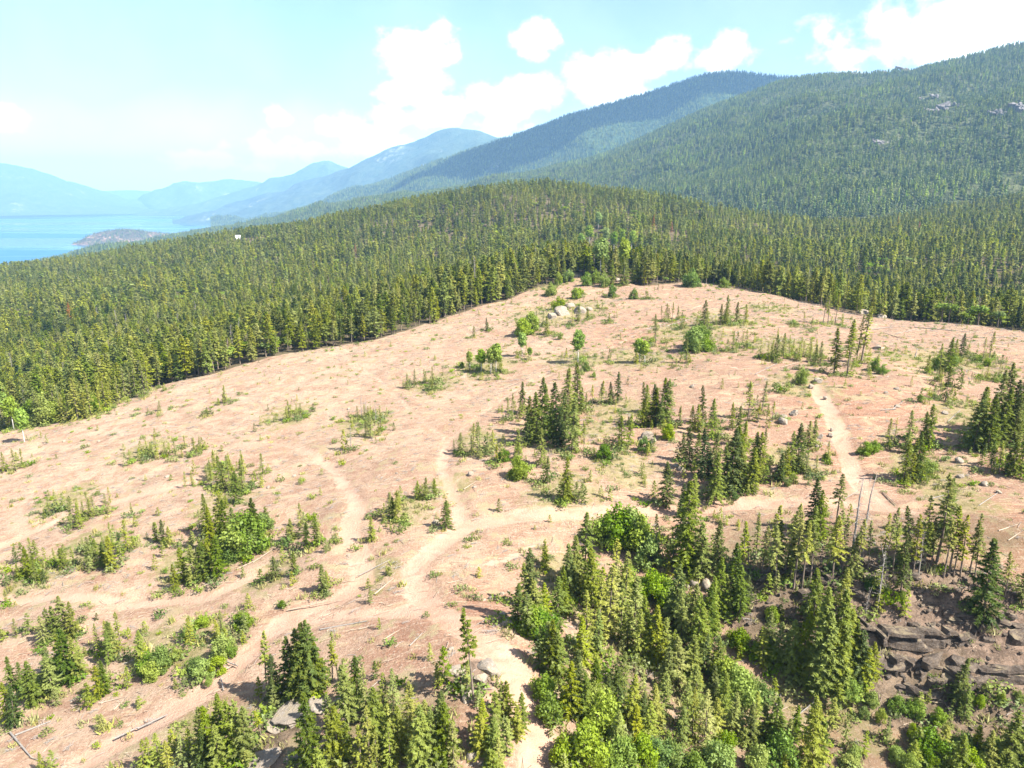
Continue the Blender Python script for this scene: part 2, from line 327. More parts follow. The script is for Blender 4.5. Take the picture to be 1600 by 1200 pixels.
ROADS = [(2.0, [(2.9, 52.4), (2.6, 56.2), (2.3, 61.1), (1.0, 65.3), (-1.4, 69.4), (-5.3, 73.8), (-8.8, 78.7), (-12.6, 86.2), (-14.3, 92.2), (-11.3, 99.3), (-7.7, 104.9), (0.0, 107.4), (10.5, 107.3), (21.3, 108.9), (32.2, 109.9), (42.5, 109.1), (52.6, 108.0), (59.3, 104.7)]), (1.9, [(59.3, 104.7), (60.1, 114.1), (63.4, 126.1), (65.7, 135.1), (68.5, 146.1), (71.0, 160.1)]), (1.9, [(-50.0, 61.7), (-46.9, 64.7), (-42.2, 68.1), (-36.6, 72.5), (-33.1, 80.1), (-31.2, 85.0), (-24.8, 87.5), (-21.2, 90.9), (-23.2, 98.0), (-27.0, 107.8), (-27.0, 115.4)]), (1.3, [(-7.7, 104.9), (-10.4, 116.4), (-13.9, 131.6), (-14.0, 147.3)]), (1.4, [(-8.8, 78.7), (-15.0, 81.9), (-24.0, 84.2), (-31.0, 84.1)]), (1.5, [(-102.5, 119.4), (-96.9, 129.2), (-91.0, 136.8), (-77.6, 140.2), (-65.6, 144.5)]), (1.2, [(-87.3, 105.1), (-74.0, 103.2), (-59.6, 98.0), (-45.5, 95.7), (-38.1, 100.2)]), (1.2, [(-27.0, 115.4), (-37.8, 140.5), (-48.9, 155.3)]), (0.8, [(-48.9, 155.3), (-67.9, 170.2), (-91.7, 186.3), (-116.9, 189.6)]), (0.8, [(-14.0, 147.3), (-6.4, 169.8), (3.5, 188.4), (18.8, 203.3)]), (0.8, [(-65.6, 144.5), (-52.4, 147.5), (-35.6, 142.9), (-22.8, 150.0)]), (0.8, [(-14.0, 147.3), (-26.6, 176.8), (-37.9, 203.4), (-50.7, 228.5)]), (0.8, [(71.0, 160.1), (63.0, 169.3), (54.1, 195.2), (45.6, 226.3)]), (0.8, [(-14.3, 92.2), (-7.3, 91.0), (0.0, 95.2), (5.0, 101.1)]), (0.8, [(-96.9, 129.2), (-108.4, 144.3), (-111.2, 160.3), (-101.1, 164.7)]), (0.8, [(71.0, 160.1), (92.5, 189.0), (127.1, 223.6), (147.5, 230.1)]), (0.8, [(-38.1, 100.2), (-31.3, 98.1), (-25.9, 100.4)]), (0.8, [(18.8, 203.3), (38.0, 230.4), (62.9, 266.2), (87.1, 301.3)]), (0.8, [(59.3, 104.7), (64.4, 101.4), (72.1, 99.6), (74.7, 93.6)])]
GREEN = [
  (24.3,161.2,10), (18.2,147.8,7), (15.4,282.7,22), (26.5,292.0,20), (75.5,251.3,18), (81.3,205.8,16), (123.9,191.6,14), (108.9,190.3,12),
  (68.2,162.6,10), (8.8,113.9,9), (21.6,124.9,9), (-54.5,109.6,8), (-57.2,130.6,8), (-78.2,117.6,8), (-81.9,110.3,7), (-39.9,82.2,6),
  (-49.1,85.0,6), (-37.4,98.1,6), (-19.4,91.9,5), (-17.5,111.6,6), (-11.7,120.5,6), (-6.9,144.6,8), (-22.3,199.7,10), (-7.9,212.9,14),
  (19.3,209.5,12), (37.5,202.8,14), (59.6,232.7,20), (98.0,140.4,12), (73.7,117.6,9), (72.0,105.7,8), (53.0,125.6,7), (42.7,77.2,8),
  (35.9,75.9,6), (23.6,74.9,7), (10.6,66.9,7), (7.4,91.8,6), (13.0,85.2,7), (-13.2,62.0,5), (-35.0,65.3,5), (-60.3,182.6,10),
  (-92.3,169.7,8), (-98.9,145.2,8), (-37.0,170.3,9), (101.5,280.0,14), (16.2,359.9,18),
]
ROCKY = [
  (39.1,85.8,6), (46.3,82.6,7), (53.7,81.0,7), (60.8,79.0,7), (63.9,77.2,8), (48.2,77.3,6), (55.5,75.9,6), (43.5,88.5,5),
  (33.1,85.8,5), (35.2,374.8,10), (-23.0,65.8,3), (-25.3,60.2,3), (-4.1,65.0,2.5),
]
RED = [
  (69.4,147.6,14), (78.4,152.3,14), (72.8,93.6,8), (74.3,100.0,6), (-11.7,76.5,7), (-4.9,80.1,6), (62.2,124.8,6), (15.4,163.4,12),
  (43.2,236.1,22), (-13.8,74.4,5),
]
ROCKS = {
 'bluff': [
  (34.1,87.6,2.13,0.5), (37.7,89.4,3.59,0.35), (40.6,86.4,2.62,0.5), (40.6,82.8,2.03,0.4), (44.1,87.9,4.06,0.3), (42.6,81.5,2.51,0.35), (43.9,82.9,3.37,0.3), (45.0,81.3,2.17,0.4),
  (46.7,84.7,3.08,0.4), (45.2,79.7,3.29,0.3), (48.7,86.3,2.25,0.6), (46.5,78.0,3.24,0.35), (48.3,79.5,3.6,0.3), (51.3,85.9,2.59,0.5), (48.2,77.2,4.5,0.35), (49.1,75.4,3.96,0.3),
  (51.1,78.7,4.06,0.3), (54.1,85.7,2.41,0.5), (51.1,76.6,3.52,0.4), (52.0,74.8,3.15,0.35), (53.1,77.5,3.7,0.35), (54.0,75.9,2.7,0.4), (56.4,81.4,2.82,0.5), (56.2,77.4,2.41,0.4),
  (57.9,80.3,2.13,0.6), (56.9,76.4,2.39,0.35), (59.8,79.4,2.77,0.5), (58.5,75.7,3.17,0.4), (60.3,78.7,1.78,0.7), (62.2,80.1,2.46,0.6), (60.9,75.8,3.48,0.5), (63.9,80.4,1.97,0.5),
  (63.8,78.5,3.55,0.6), (63.0,75.3,3.15,0.6),
],
 'road': [
  (-6.8,69.9,0.72,0.4), (-6.1,66.1,2.48,0.3), (-4.3,62.6,1.72,0.8), (-3.8,56.3,1.22,0.8), (-3.6,57.5,1.36,1.2), (-3.5,64.9,2.31,0.6), (-3.6,82.9,0.67,0.6), (-3.0,83.6,0.76,0.6),
  (-2.4,66.8,2.78,0.5), (-1.3,85.2,0.78,0.6), (-1.0,78.3,1.28,0.6), (-0.5,75.2,2.0,0.75), (-0.5,85.9,0.61,0.6),
],
 'slab': [
  (-25.9,59.1,1.92,0.4), (-24.9,59.9,2.85,0.4), (-24.7,64.5,2.75,0.3), (-21.9,58.7,1.27,1.1), (-22.9,65.3,4.85,0.28), (-20.5,65.9,2.78,0.3), (-18.0,65.8,2.08,0.35),
],
 'trailrock': [
  (57.3,142.5,2.43,0.5), (58.2,145.0,1.64,0.5), (60.7,145.8,1.92,0.6), (52.4,118.0,0.91,0.5), (70.0,160.3,1.5,0.5), (59.5,131.3,1.25,0.5), (72.4,163.0,2.12,0.5), (61.8,134.6,1.54,0.5),
  (70.3,153.5,1.01,0.6), (63.7,135.0,1.16,0.6), (65.2,137.5,0.91,0.6), (205.3,423.0,7.67,0.35), (143.2,286.6,5.73,0.3), (107.6,205.2,3.02,0.4), (144.3,275.9,4.52,0.3), (84.0,153.9,1.01,0.5),
  (87.6,156.3,1.17,0.5), (83.1,146.8,1.1,0.5), (91.0,142.8,1.35,0.5), (80.3,119.9,1.5,0.7), (77.7,115.0,1.33,0.5), (79.6,111.2,1.51,0.5), (79.5,107.7,1.05,0.5),
],
 'cutrock': [
  (-123.6,185.5,0.88,0.5), (-112.0,182.1,0.87,0.6), (-77.2,148.8,1.15,0.4), (-53.0,106.2,0.74,0.5), (-49.7,106.0,1.06,0.5), (-49.2,133.5,0.91,0.5), (-45.6,138.9,0.94,0.5), (-43.8,182.7,1.03,0.5),
  (-22.5,129.5,0.62,0.5), (-12.3,106.9,1.47,0.4), (-11.7,108.0,0.85,0.5), (-7.8,123.9,1.31,0.6), (-6.7,118.9,0.81,0.5), (4.9,97.7,0.58,0.6), (12.5,264.4,3.38,0.5), (15.5,275.4,4.01,0.6),
  (19.9,281.0,6.64,0.5), (24.0,294.5,5.34,0.4), (27.1,284.2,5.16,0.5), (31.1,285.8,3.11,0.4), (44.1,345.8,4.35,1.0), (49.4,380.9,6.82,0.7), (51.3,346.2,3.11,0.6), (26.6,138.2,1.32,0.5),
  (28.0,138.8,2.64,0.6), (28.7,137.1,1.83,0.5), (30.7,125.1,1.2,0.5), (31.5,123.4,1.66,0.5), (25.0,91.0,0.92,0.6), (44.2,169.0,1.42,0.5), (26.2,91.3,1.29,0.6), (27.8,90.7,2.01,0.5),
  (27.0,78.7,0.82,0.5), (38.2,112.2,0.87,0.5), (60.6,70.9,1.06,0.6),
],
 'knollrock': [
  (32.8,365.5,13.1,0.22), (40.0,356.5,7.67,0.3), (132.8,400.0,7.94,0.4), (141.1,400.0,14.46,0.3), (147.3,400.0,7.23,0.4),
],
}
ROCK_LOOK = {'bluff': 'ledge rock on the bare bluff', 'road': 'boulder beside the curving haul road', 'slab': 'pale rock slab in the lower grove', 'trailrock': 'stone near the red dirt trail', 'cutrock': 'stone lying in the slash', 'knollrock': 'smooth rock dome at the forest edge'}
LOGS = {
 'wlog': [
  (-60.1,71.6,-54.0,66.5,20), (-58.8,70.8,-55.5,72.4,18), (-54.0,66.5,-51.8,65.5,16), (-50.6,74.2,-47.6,74.7,14), (-47.8,72.5,-47.4,74.4,14), (-44.7,67.2,-42.7,68.4,18), (-42.6,68.2,-39.7,69.5,18), (-57.3,103.7,-52.5,105.0,12),
  (-35.4,74.5,-34.2,72.2,14), (-35.6,75.9,-34.6,76.6,14), (-35.8,77.5,-33.9,76.2,16), (-43.9,102.1,-40.6,104.5,14), (-53.7,135.3,-50.7,140.2,16), (-41.8,103.4,-38.4,107.8,12), (-31.0,87.0,-24.8,87.5,14), (-24.9,80.9,-18.7,80.5,18),
  (-22.3,92.8,-15.5,97.7,10), (-19.4,79.0,-17.4,79.2,14), (-18.9,87.1,-16.8,90.3,16), (-15.5,75.1,-13.8,76.8,12), (-11.9,72.3,-10.7,74.5,12), (-8.8,87.3,-6.2,88.5,10), (-8.6,118.4,-6.4,121.2,14),
],
 'clog': [
  (43.6,301.2,57.6,309.0,14), (46.0,239.9,56.3,252.1,16), (53.7,245.1,65.0,256.4,20), (66.5,282.2,79.9,291.0,16), (68.8,251.8,78.4,264.6,16), (87.1,291.7,98.8,302.6,16), (73.2,228.6,83.2,241.2,16), (61.1,173.0,71.4,185.2,14),
  (76.3,213.3,86.0,226.0,14), (69.5,188.1,75.8,199.8,18), (69.6,179.0,81.9,189.3,14), (98.4,239.7,109.4,251.3,14), (87.1,201.4,96.7,214.2,16), (105.4,230.4,117.1,241.3,16), (121.8,238.1,135.2,246.8,20), (82.2,145.6,78.6,145.2,18),
  (123.4,232.6,124.9,223.3,18), (91.0,167.3,102.9,177.7,14), (81.5,145.6,85.0,148.4,16), (127.3,231.7,139.8,241.7,20), (110.8,190.5,119.0,204.2,14), (141.3,245.7,153.8,235.6,22), (99.0,166.4,105.7,167.1,14), (149.5,240.6,161.0,229.5,20),
  (148.2,231.2,161.4,240.2,18), (117.1,177.8,109.9,164.7,14), (156.2,227.2,168.5,230.2,18),
],
 'tlog': [
  (-3.4,184.3,5.4,194.1,12), (4.5,159.8,7.8,166.0,12), (10.4,186.8,15.9,190.0,12), (16.3,174.2,23.7,181.6,12), (30.1,125.2,34.0,129.1,12), (47.4,130.8,50.8,137.1,12), (56.2,134.1,59.7,136.1,12), (57.9,130.4,61.9,132.1,16),
  (54.8,108.3,58.8,111.3,12), (61.9,110.0,61.5,105.0,12), (68.2,107.0,73.0,109.0,12), (81.4,129.5,83.1,126.1,12), (88.9,138.2,94.7,143.8,14), (73.0,102.5,79.5,107.7,12), (70.2,93.7,74.0,95.3,14), (70.4,91.8,73.6,93.6,12),
],
 'dlog': [
  (7.9,87.4,11.9,90.7,12), (17.3,96.4,20.4,97.6,12), (23.8,86.7,24.8,83.4,16), (24.8,85.0,28.6,88.1,12), (21.5,69.8,24.0,73.1,14), (34.2,89.7,41.4,89.9,14), (32.3,81.3,33.3,80.6,12), (31.0,72.9,34.0,74.6,12),
  (33.6,76.0,31.4,72.9,12), (38.7,89.7,44.1,87.9,12), (33.5,72.4,39.0,75.7,12), (43.2,75.5,44.6,74.2,14), (48.7,88.8,53.3,85.5,14), (55.4,84.7,60.1,84.0,14),
],
}
LOG_LOOK = {'wlog': 'weathered felled log on the lake-side slash', 'clog': 'bleached log on the crest slash', 'tlog': 'felled log near the red trail', 'dlog': 'fallen grey log on the shaded slope'}
MOUNTAINS = {
 'wooded_slope': ([(2823, 2300, 596), (2315, 2350, 582), (1974, 2400, 575), (1779, 2450, 558), (1656, 2500, 539), (1557, 2600, 512), (1443, 2700, 489), (1288, 2800, 490), (1140, 2900, 505), (1057, 3000, 495), (838, 3100, 420), (627, 3200, 330), (397, 3300, 231), (0, 3500, 141), (-484, 3700, 69), (-955, 3900, 10), (-1301, 4000, -62), (-1634, 3700, -124), (-1757, 3300, -165), (-1808, 2900, -180), (-1931, 2700, -207)], [(1643, 1250, 29), (1262, 1200, 30), (1051, 1200, 30), (925, 1200, 30), (841, 1200, 30), (758, 1200, 25), (674, 1200, 21), (580, 1200, 19), (517, 1250, 10), (481, 1300, 0), (409, 1450, -6), (314, 1550, -9), (204, 1650, -13), (0, 1800, -35), (-266, 2000, -61), (-546, 2200, -92), (-757, 2300, -128), (-1031, 2300, -189), (-1188, 2200, -218), (-1266, 2000, -230), (-1450, 2000, -248)], 1400, 45),
 'shadowed_mountain': ([(5863, 6400, 1159), (4332, 6100, 1036), (3157, 5800, 943), (2444, 5500, 871), (1829, 5200, 842), (1421, 5000, 847), (1255, 5000, 831), (859, 5100, 715), (441, 5200, 613), (0, 5400, 478), (-540, 5700, 335), (-1295, 6200, 107), (-1907, 6600, -45), (-2463, 7000, -170), (-2980, 7200, -208)], [(3639, 3800, 82), (2738, 3700, 81), (2037, 3600, 80), (1615, 3500, 79), (1282, 3500, 50), (1038, 3500, 50), (916, 3500, 44), (629, 3600, 32), (324, 3700, 12), (0, 3900, -16), (-406, 4200, -57), (-993, 4700, -110), (-1513, 5200, -163), (-2047, 5800, -208), (-2572, 6200, -231)], 2500, 70),
 'pale_mountain': ([(2397, 9400, 977), (1177, 9200, 847), (231, 9000, 764), (-215, 9000, 742), (-499, 9000, 822), (-729, 9000, 851), (-1260, 9200, 705), (-1944, 9400, 489), (-2325, 9600, 363), (-3134, 10000, 134), (-4003, 10400, -56), (-4749, 10800, -281), (-5131, 11000, -325)], [(1709, 6500, -60), (855, 6500, -88), (171, 6500, -88), (-162, 6600, -107), (-388, 6800, -123), (-584, 7000, -140), (-1027, 7300, -167), (-1605, 7600, -196), (-1947, 7900, -219), (-2599, 8200, -236), (-3331, 8600, -250), (-3961, 9000, -257), (-4293, 9200, -271)], 3000, 90),
 'hazy_ridge': ([(0, 13500, 669), (-1722, 13300, 583), (-2737, 13200, 535), (-3030, 13000, 571), (-3224, 13000, 689), (-3525, 13100, 618), (-4147, 13300, 418), (-4970, 13600, 187), (-5873, 14000, -45), (-6896, 14300, -229), (-7635, 14500, -282)], [(0, 11000, -230), (-1449, 11000, -240), (-2319, 11000, -240), (-2609, 11000, -240), (-2783, 11000, -240), (-3069, 11200, -245), (-3637, 11500, -253), (-4352, 11800, -251), (-5142, 12200, -251), (-6085, 12600, -260), (-6848, 13000, -270)], 3500, 90),
 'faint_ridge': ([(-2645, 17000, 647), (-3997, 16500, 575), (-5304, 16500, 313), (-6512, 16500, 410), (-7377, 16500, 355), (-8141, 16700, 191), (-8836, 17000, -36), (-9566, 17200, -212)], [(-2336, 14800, -251), (-3634, 14800, -251), (-4803, 14800, -251), (-5906, 14800, -251), (-6774, 15000, -243), (-7464, 15200, -247), (-8867, 17000, -267), (-8684, 15600, -241)], 4500, 110),
 'distant_ridge': ([(-6775, 20500, 291), (-8182, 20000, 218), (-9581, 20000, 168), (-10622, 20000, 202), (-11500, 20000, 151), (-12361, 20000, 218), (-13897, 20000, 386), (-16878, 20500, 566)], [(-5922, 17800, -191), (-7324, 17800, -191), (-8571, 17800, -191), (-9506, 17800, -191), (-10285, 17800, -191), (-11064, 17800, -191), (-12467, 17800, -191), (-14804, 17800, -191)], 6000, 120),
 'far_shore_mountain': ([(-18327, 14500, 1941), (-14804, 14500, 1423), (-11651, 14300, 975), (-10130, 14000, 727), (-9660, 14000, 657), (-9312, 14000, 576), (-8983, 14100, 393), (-8529, 14200, 170), (-8244, 14300, -23), (-7814, 14500, -196), (-7370, 15000, -281)], [(-14224, 10800, -216), (-11590, 11000, -221), (-9423, 11300, -219), (-8553, 11600, -226), (-8285, 11800, -221), (-8042, 11900, -223), (-7868, 12200, -219), (-7568, 12500, -226), (-7411, 12800, -222), (-7121, 13200, -230), (-6681, 13600, -239)], 4000, 100),
}
CRAGS = [
  (846,1719,29.0,9.0), (871,3085,21.0,10.0), (886,1725,21.0,7.0), (1019,1839,22.0,14.0), (1051,1842,41.0,16.0), (1086,1862,19.0,13.0), (1093,1719,15.0,9.0), (1106,1713,20.0,12.0),
  (1140,1698,38.0,20.0), (1143,2115,29.0,11.0), (1176,2114,71.0,14.0), (1252,2783,23.0,14.0), (1288,2800,52.0,19.0), (1342,2765,42.0,14.0), (1402,2727,77.0,18.0),
]
LEDGES = [([(34.1, 89.3), (40.3, 89.3), (46.6, 86.8)], 1.4), ([(38.5, 85.2), (42.4, 83.5), (45.7, 82.2)], 1.2), ([(44.2, 81.3), (49.1, 79.4), (53.6, 78.9), (58.6, 79.3)], 1.7), ([(45.3, 77.8), (49.7, 76.9), (55.8, 76.5)], 2.0), ([(47.4, 75.3), (52.8, 74.9), (58.2, 75.1)], 1.5), ([(56.3, 81.1), (60.6, 80.0), (66.6, 79.2)], 1.3), ([(57.2, 76.2), (60.8, 75.5), (66.0, 75.2)], 1.8)]
SKY_CLOUDS = [
  (-0.112,0.183,0.051,0.03), (-0.125,0.144,0.046,0.036), (-0.093,0.106,0.054,0.026), (0.021,0.197,0.033,0.024), (-0.297,0.099,0.02,0.015), (-0.234,0.091,0.05,0.028), (-0.19,0.078,0.062,0.027), (-0.165,0.097,0.037,0.02),
  (-0.017,0.105,0.063,0.047), (0.042,0.13,0.037,0.025), (0.125,0.142,0.062,0.034), (0.197,0.173,0.038,0.026), (0.268,0.173,0.04,0.023), (0.166,0.16,0.05,0.024), (0.511,0.178,0.135,0.058), (0.452,0.191,0.058,0.03),
  (0.563,0.192,0.062,0.04), (-0.591,0.083,0.026,0.019), (-0.268,0.056,0.123,0.028), (-0.153,0.061,0.093,0.029), (-0.385,0.046,0.068,0.017), (0.638,0.171,0.075,0.047), (0.728,0.202,0.083,0.048), (-0.446,0.291,0.109,0.023),
  (-0.7,0.099,0.062,0.03), (-0.079,0.344,0.158,0.03),
]

SPOT_HEIGHTS = [
  (-84.3,70.6,-16.0), (-57.6,66.3,-12.0), (-25.6,58.8,-5.0), (2.5,57.5,-3.0), (27.9,64.2,-10.0), (58.5,67.4,-13.0),
  (83.9,71.2,-12.0), (-112.1,99.0,-18.0), (-76.7,93.2,-14.0), (-43.4,84.4,-8.0), (-15.6,75.7,-2.0), (-4.1,66.0,1.5),
  (0.0,78.1,0.0), (17.1,83.0,-7.0), (35.9,75.5,-11.0), (62.5,74.2,-9.0), (51.0,74.3,-10.0), (66.4,82.4,1.0),
  (50.8,84.0,0.0), (35.2,87.4,-2.0), (19.2,96.3,-3.0), (90.6,82.1,3.0), (-162.4,151.0,-20.0), (-111.4,142.3,-16.0),
  (-62.2,127.2,-9.0), (-21.9,112.1,-2.0), (10.5,107.8,0.0), (42.2,108.1,1.0), (60.8,103.5,2.0), (82.7,106.2,3.0),
  (-221.6,211.0,-26.0), (-161.7,213.4,-20.0), (-106.9,229.4,-10.0), (-33.8,179.8,-4.0), (15.3,163.1,1.0), (74.8,160.6,8.0),
  (114.7,153.1,7.0), (68.1,135.3,4.0), (115.6,192.5,7.0), (-90.3,257.4,-7.0), (-41.1,281.4,-1.0), (18.6,344.5,8.0),
  (61.3,340.6,10.0), (116.8,332.2,8.0), (142.0,268.9,5.0), (185.5,253.8,4.0), (216.1,235.7,4.0), (34.9,371.5,13.0),
  (-248.4,240.0,-37.1), (-483.0,480.0,-54.2), (-988.0,1000.0,-78.0), (-201.3,270.0,-35.6), (-349.7,480.0,-45.3), (-645.2,900.0,-58.6),
  (-784.7,1100.0,-58.0), (-170.7,310.0,-26.9), (-324.1,600.0,-38.2), (-585.5,1100.0,-35.8), (-145.0,400.0,-24.6), (-284.8,800.0,-27.0),
  (-422.7,1200.0,-7.9), (-80.8,450.0,-15.8), (-150.3,850.0,-8.6), (-218.6,1250.0,24.4), (25.6,480.0,-2.2), (44.8,850.0,13.3),
  (62.4,1200.0,64.2), (106.8,480.0,-2.2), (175.6,800.0,14.6), (228.6,1050.0,42.1), (146.3,430.0,-7.8), (209.1,620.0,-6.5),
  (285.3,850.0,-5.7), (183.8,340.0,-8.0), (293.7,550.0,-7.6), (423.6,800.0,-0.5), (552.6,1050.0,12.7), (252.9,350.0,-12.4),
  (397.0,560.0,1.4), (630.9,900.0,19.7), (800.8,1150.0,44.7), (378.0,380.0,-18.2), (584.8,600.0,-1.0), (1141.5,1200.0,75.2),
  (-1500.0,1800.0,-200.0), (-900.0,1500.0,-130.0), (-900.0,2000.0,-260.0), (-500.0,1700.0,-110.0), (-500.0,2300.0,-260.0), (0.0,1600.0,-20.0),
  (0.0,2200.0,-170.0), (300.0,1350.0,-40.0), (600.0,1500.0,-30.0), (1000.0,1600.0,10.0), (1600.0,1700.0,60.0), (2200.0,1200.0,130.0),
  (2200.0,2200.0,90.0), (700.0,2200.0,-60.0), (-1900.0,900.0,-170.0), (-1900.0,2300.0,-320.0), (0.0,-150.0,-10.0), (150.0,-150.0,-12.0),
  (-150.0,-150.0,-15.0), (0.0,0.0,-6.0), (80.0,20.0,-12.0), (-80.0,20.0,-12.0), (1200.0,-150.0,20.0), (-1500.0,-150.0,-120.0),
  (1900.0,200.0,60.0), (600.0,100.0,10.0),
]
# ---------------------------------------------------------------- terrain shape
def _hash(ix, iy, seed):
    h = (ix.astype(np.int64) * 374761393 + iy.astype(np.int64) * 668265263 + seed * 974634777) & 0x7fffffff
    h = ((h ^ (h >> 13)) * 1274126177) & 0x7fffffff
    return ((h ^ (h >> 16)) & 0xffff) / 65535.0

def vnoise(x, y, seed=0):
    """smooth value noise in -1..1"""
    x = np.asarray(x, float); y = np.asarray(y, float)
    ix = np.floor(x); iy = np.floor(y)
    fx = x - ix; fy = y - iy
    fx = fx * fx * fx * (fx * (fx * 6 - 15) + 10); fy = fy * fy * fy * (fy * (fy * 6 - 15) + 10)
    a = _hash(ix, iy, seed); b = _hash(ix + 1, iy, seed)
    c = _hash(ix, iy + 1, seed); d = _hash(ix + 1, iy + 1, seed)
    return ((a * (1 - fx) + b * fx) * (1 - fy) + (c * (1 - fx) + d * fx) * fy) * 2 - 1

def fbm(x, y, octaves=4, seed=0, gain=0.5):
    s = 0.0; amp = 1.0; tot = 0.0
    for o in range(octaves):
        s = s + amp * vnoise(x * 2 ** o + 17.3 * o, y * 2 ** o - 9.1 * o, seed + o)
        tot += amp; amp *= gain
    return s / tot

class Spline:
    """thin-plate surface through measured spot heights"""
    def __init__(self, pts):
        p = np.array(pts, float); self.s = 200.0
        self.xy = p[:, :2] / self.s; n = len(p)
        d2 = ((self.xy[:, None] - self.xy[None]) ** 2).sum(-1)
        K = self.U(d2) + np.eye(n) * 0.002
        P = np.c_[np.ones(n), self.xy]
        A = np.block([[K, P], [P.T, np.zeros((3, 3))]])
        self.w = np.linalg.solve(A, np.r_[p[:, 2], 0, 0, 0])
    @staticmethod
    def U(d2):
        return 0.5 * d2 * np.log(d2 + 1e-12)
    def __call__(self, x, y):
        x = np.asarray(x, float); y = np.asarray(y, float)
        sh = x.shape; q = np.c_[x.ravel(), y.ravel()] / self.s
        out = np.empty(len(q)); n = len(self.xy)
        for i in range(0, len(q), 20000):
            b = q[i:i + 20000]
            d2 = ((b[:, None] - self.xy[None]) ** 2).sum(-1)
            out[i:i + 20000] = self.U(d2) @ self.w[:n] + self.w[n] + b @ self.w[n + 1:]
        return out.reshape(sh)

_spline = Spline(SPOT_HEIGHTS)

def sstep(a, b, x):
    t = np.clip((x - a) / (b - a), 0, 1)
    return t * t * (3 - 2 * t)

def ground_z(x, y):
    x = np.asarray(x, float); y = np.asarray(y, float)
    cx = np.clip(x, -1900, 2300); cy = np.clip(y, -150, 2300)
    z = _spline(cx, cy)
    far = np.maximum(np.abs(x - cx), np.abs(y - cy))
    z = z * (1 - sstep(0, 1500, far)) - 330 * sstep(0, 1500, far)
    near = 1 - sstep(380, 650, np.hypot(x, y))
    rg = 0.45 + 0.75 * sstep(-0.3, 0.5, fbm(x / 45, y / 45, 2, 3))
    z = z + 0.9 * fbm(x / 14, y / 14, 3, 5) * near + 0.24 * rg * fbm(x / 3.4 + 0.6 * y / 9, y / 2.3, 4, 9, 0.6) * near
    z = z + 5.0 * fbm(x / 120, y / 120, 3, 21) * (1 - near)
    # low rock steps of the bluff below the thin pines
    m = sstep(20, 34, x) * (1 - sstep(95, 120, x)) * sstep(62, 70, y) * (1 - sstep(88, 96, y))
    t = z / 1.5 + 0.35 * fbm(x / 9, y / 9, 2, 31)
    st = (np.floor(t) + sstep(0.25, 0.75, t - np.floor(t)) - t) * 1.5
    return z + m * st * 0.9


# ---------------------------------------------------------------- node helpers
class NT:
    def __init__(self, tree):
        self.t = tree
        tree.nodes.clear()
    def n(self, kind, **kw):
        nd = self.t.nodes.new(kind)
        for k, v in kw.items():
            setattr(nd, k, v)
        return nd
    def link(self, a, b):
        self.t.links.new(a, b)
    def put(self, sock, v):
        if isinstance(v, bpy.types.NodeSocket):
            self.t.links.new(v, sock)
        elif v is not None:
            if isinstance(v, (tuple, list)) and len(v) == 3 and len(sock.default_value) == 4:
                v = (*v, 1.0)
            sock.default_value = v
    def math(self, op, a, b=None, c=None, clamp=False):
        nd = self.n('ShaderNodeMath', operation=op, use_clamp=clamp)
        for i, v in enumerate((a, b, c)):
            if v is not None:
                self.put(nd.inputs[i], v)
        return nd.outputs[0]
    def vmath(self, op, a, b=None):
        nd = self.n('ShaderNodeVectorMath', operation=op)
        self.put(nd.inputs[0], a)
        if b is not None:
            self.put(nd.inputs[1], b)
        return nd.outputs[0]
    def mix(self, f, a, b, blend='MIX'):
        nd = self.n('ShaderNodeMix', data_type='RGBA', blend_type=blend)
        self.put(nd.inputs[0], f); self.put(nd.inputs[6], a); self.put(nd.inputs[7], b)
        return nd.outputs[2]
    def noise(self, vec, scale, detail=4, rough=0.55, dist=0.0):
        nd = self.n('ShaderNodeTexNoise')
        if vec is not None:
            self.link(vec, nd.inputs['Vector'])
        nd.inputs['Scale'].default_value = scale
        nd.inputs['Detail'].default_value = detail
        nd.inputs['Roughness'].default_value = rough
        nd.inputs['Distortion'].default_value = dist
        return nd.outputs['Fac']
    def step(self, v, a, b, lo=0.0, hi=1.0):
        nd = self.n('ShaderNodeMapRange', interpolation_type='SMOOTHSTEP')
        self.put(nd.inputs[0], v)
        nd.inputs[1].default_value = a; nd.inputs[2].default_value = b
        nd.inputs[3].default_value = lo; nd.inputs[4].default_value = hi
        return nd.outputs[0]
    def mapping(self, vec, scale=(1, 1, 1), rot=(0, 0, 0)):
        nd = self.n('ShaderNodeMapping')
        self.link(vec, nd.inputs[0])
        nd.inputs['Rotation'].default_value = rot
        nd.inputs['Scale'].default_value = scale
        return nd.outputs[0]

def material(name):
    m = bpy.data.materials.new(name)
    m.use_nodes = True
    t = NT(m.node_tree)
    out = t.n('ShaderNodeOutputMaterial')
    return m, t, out

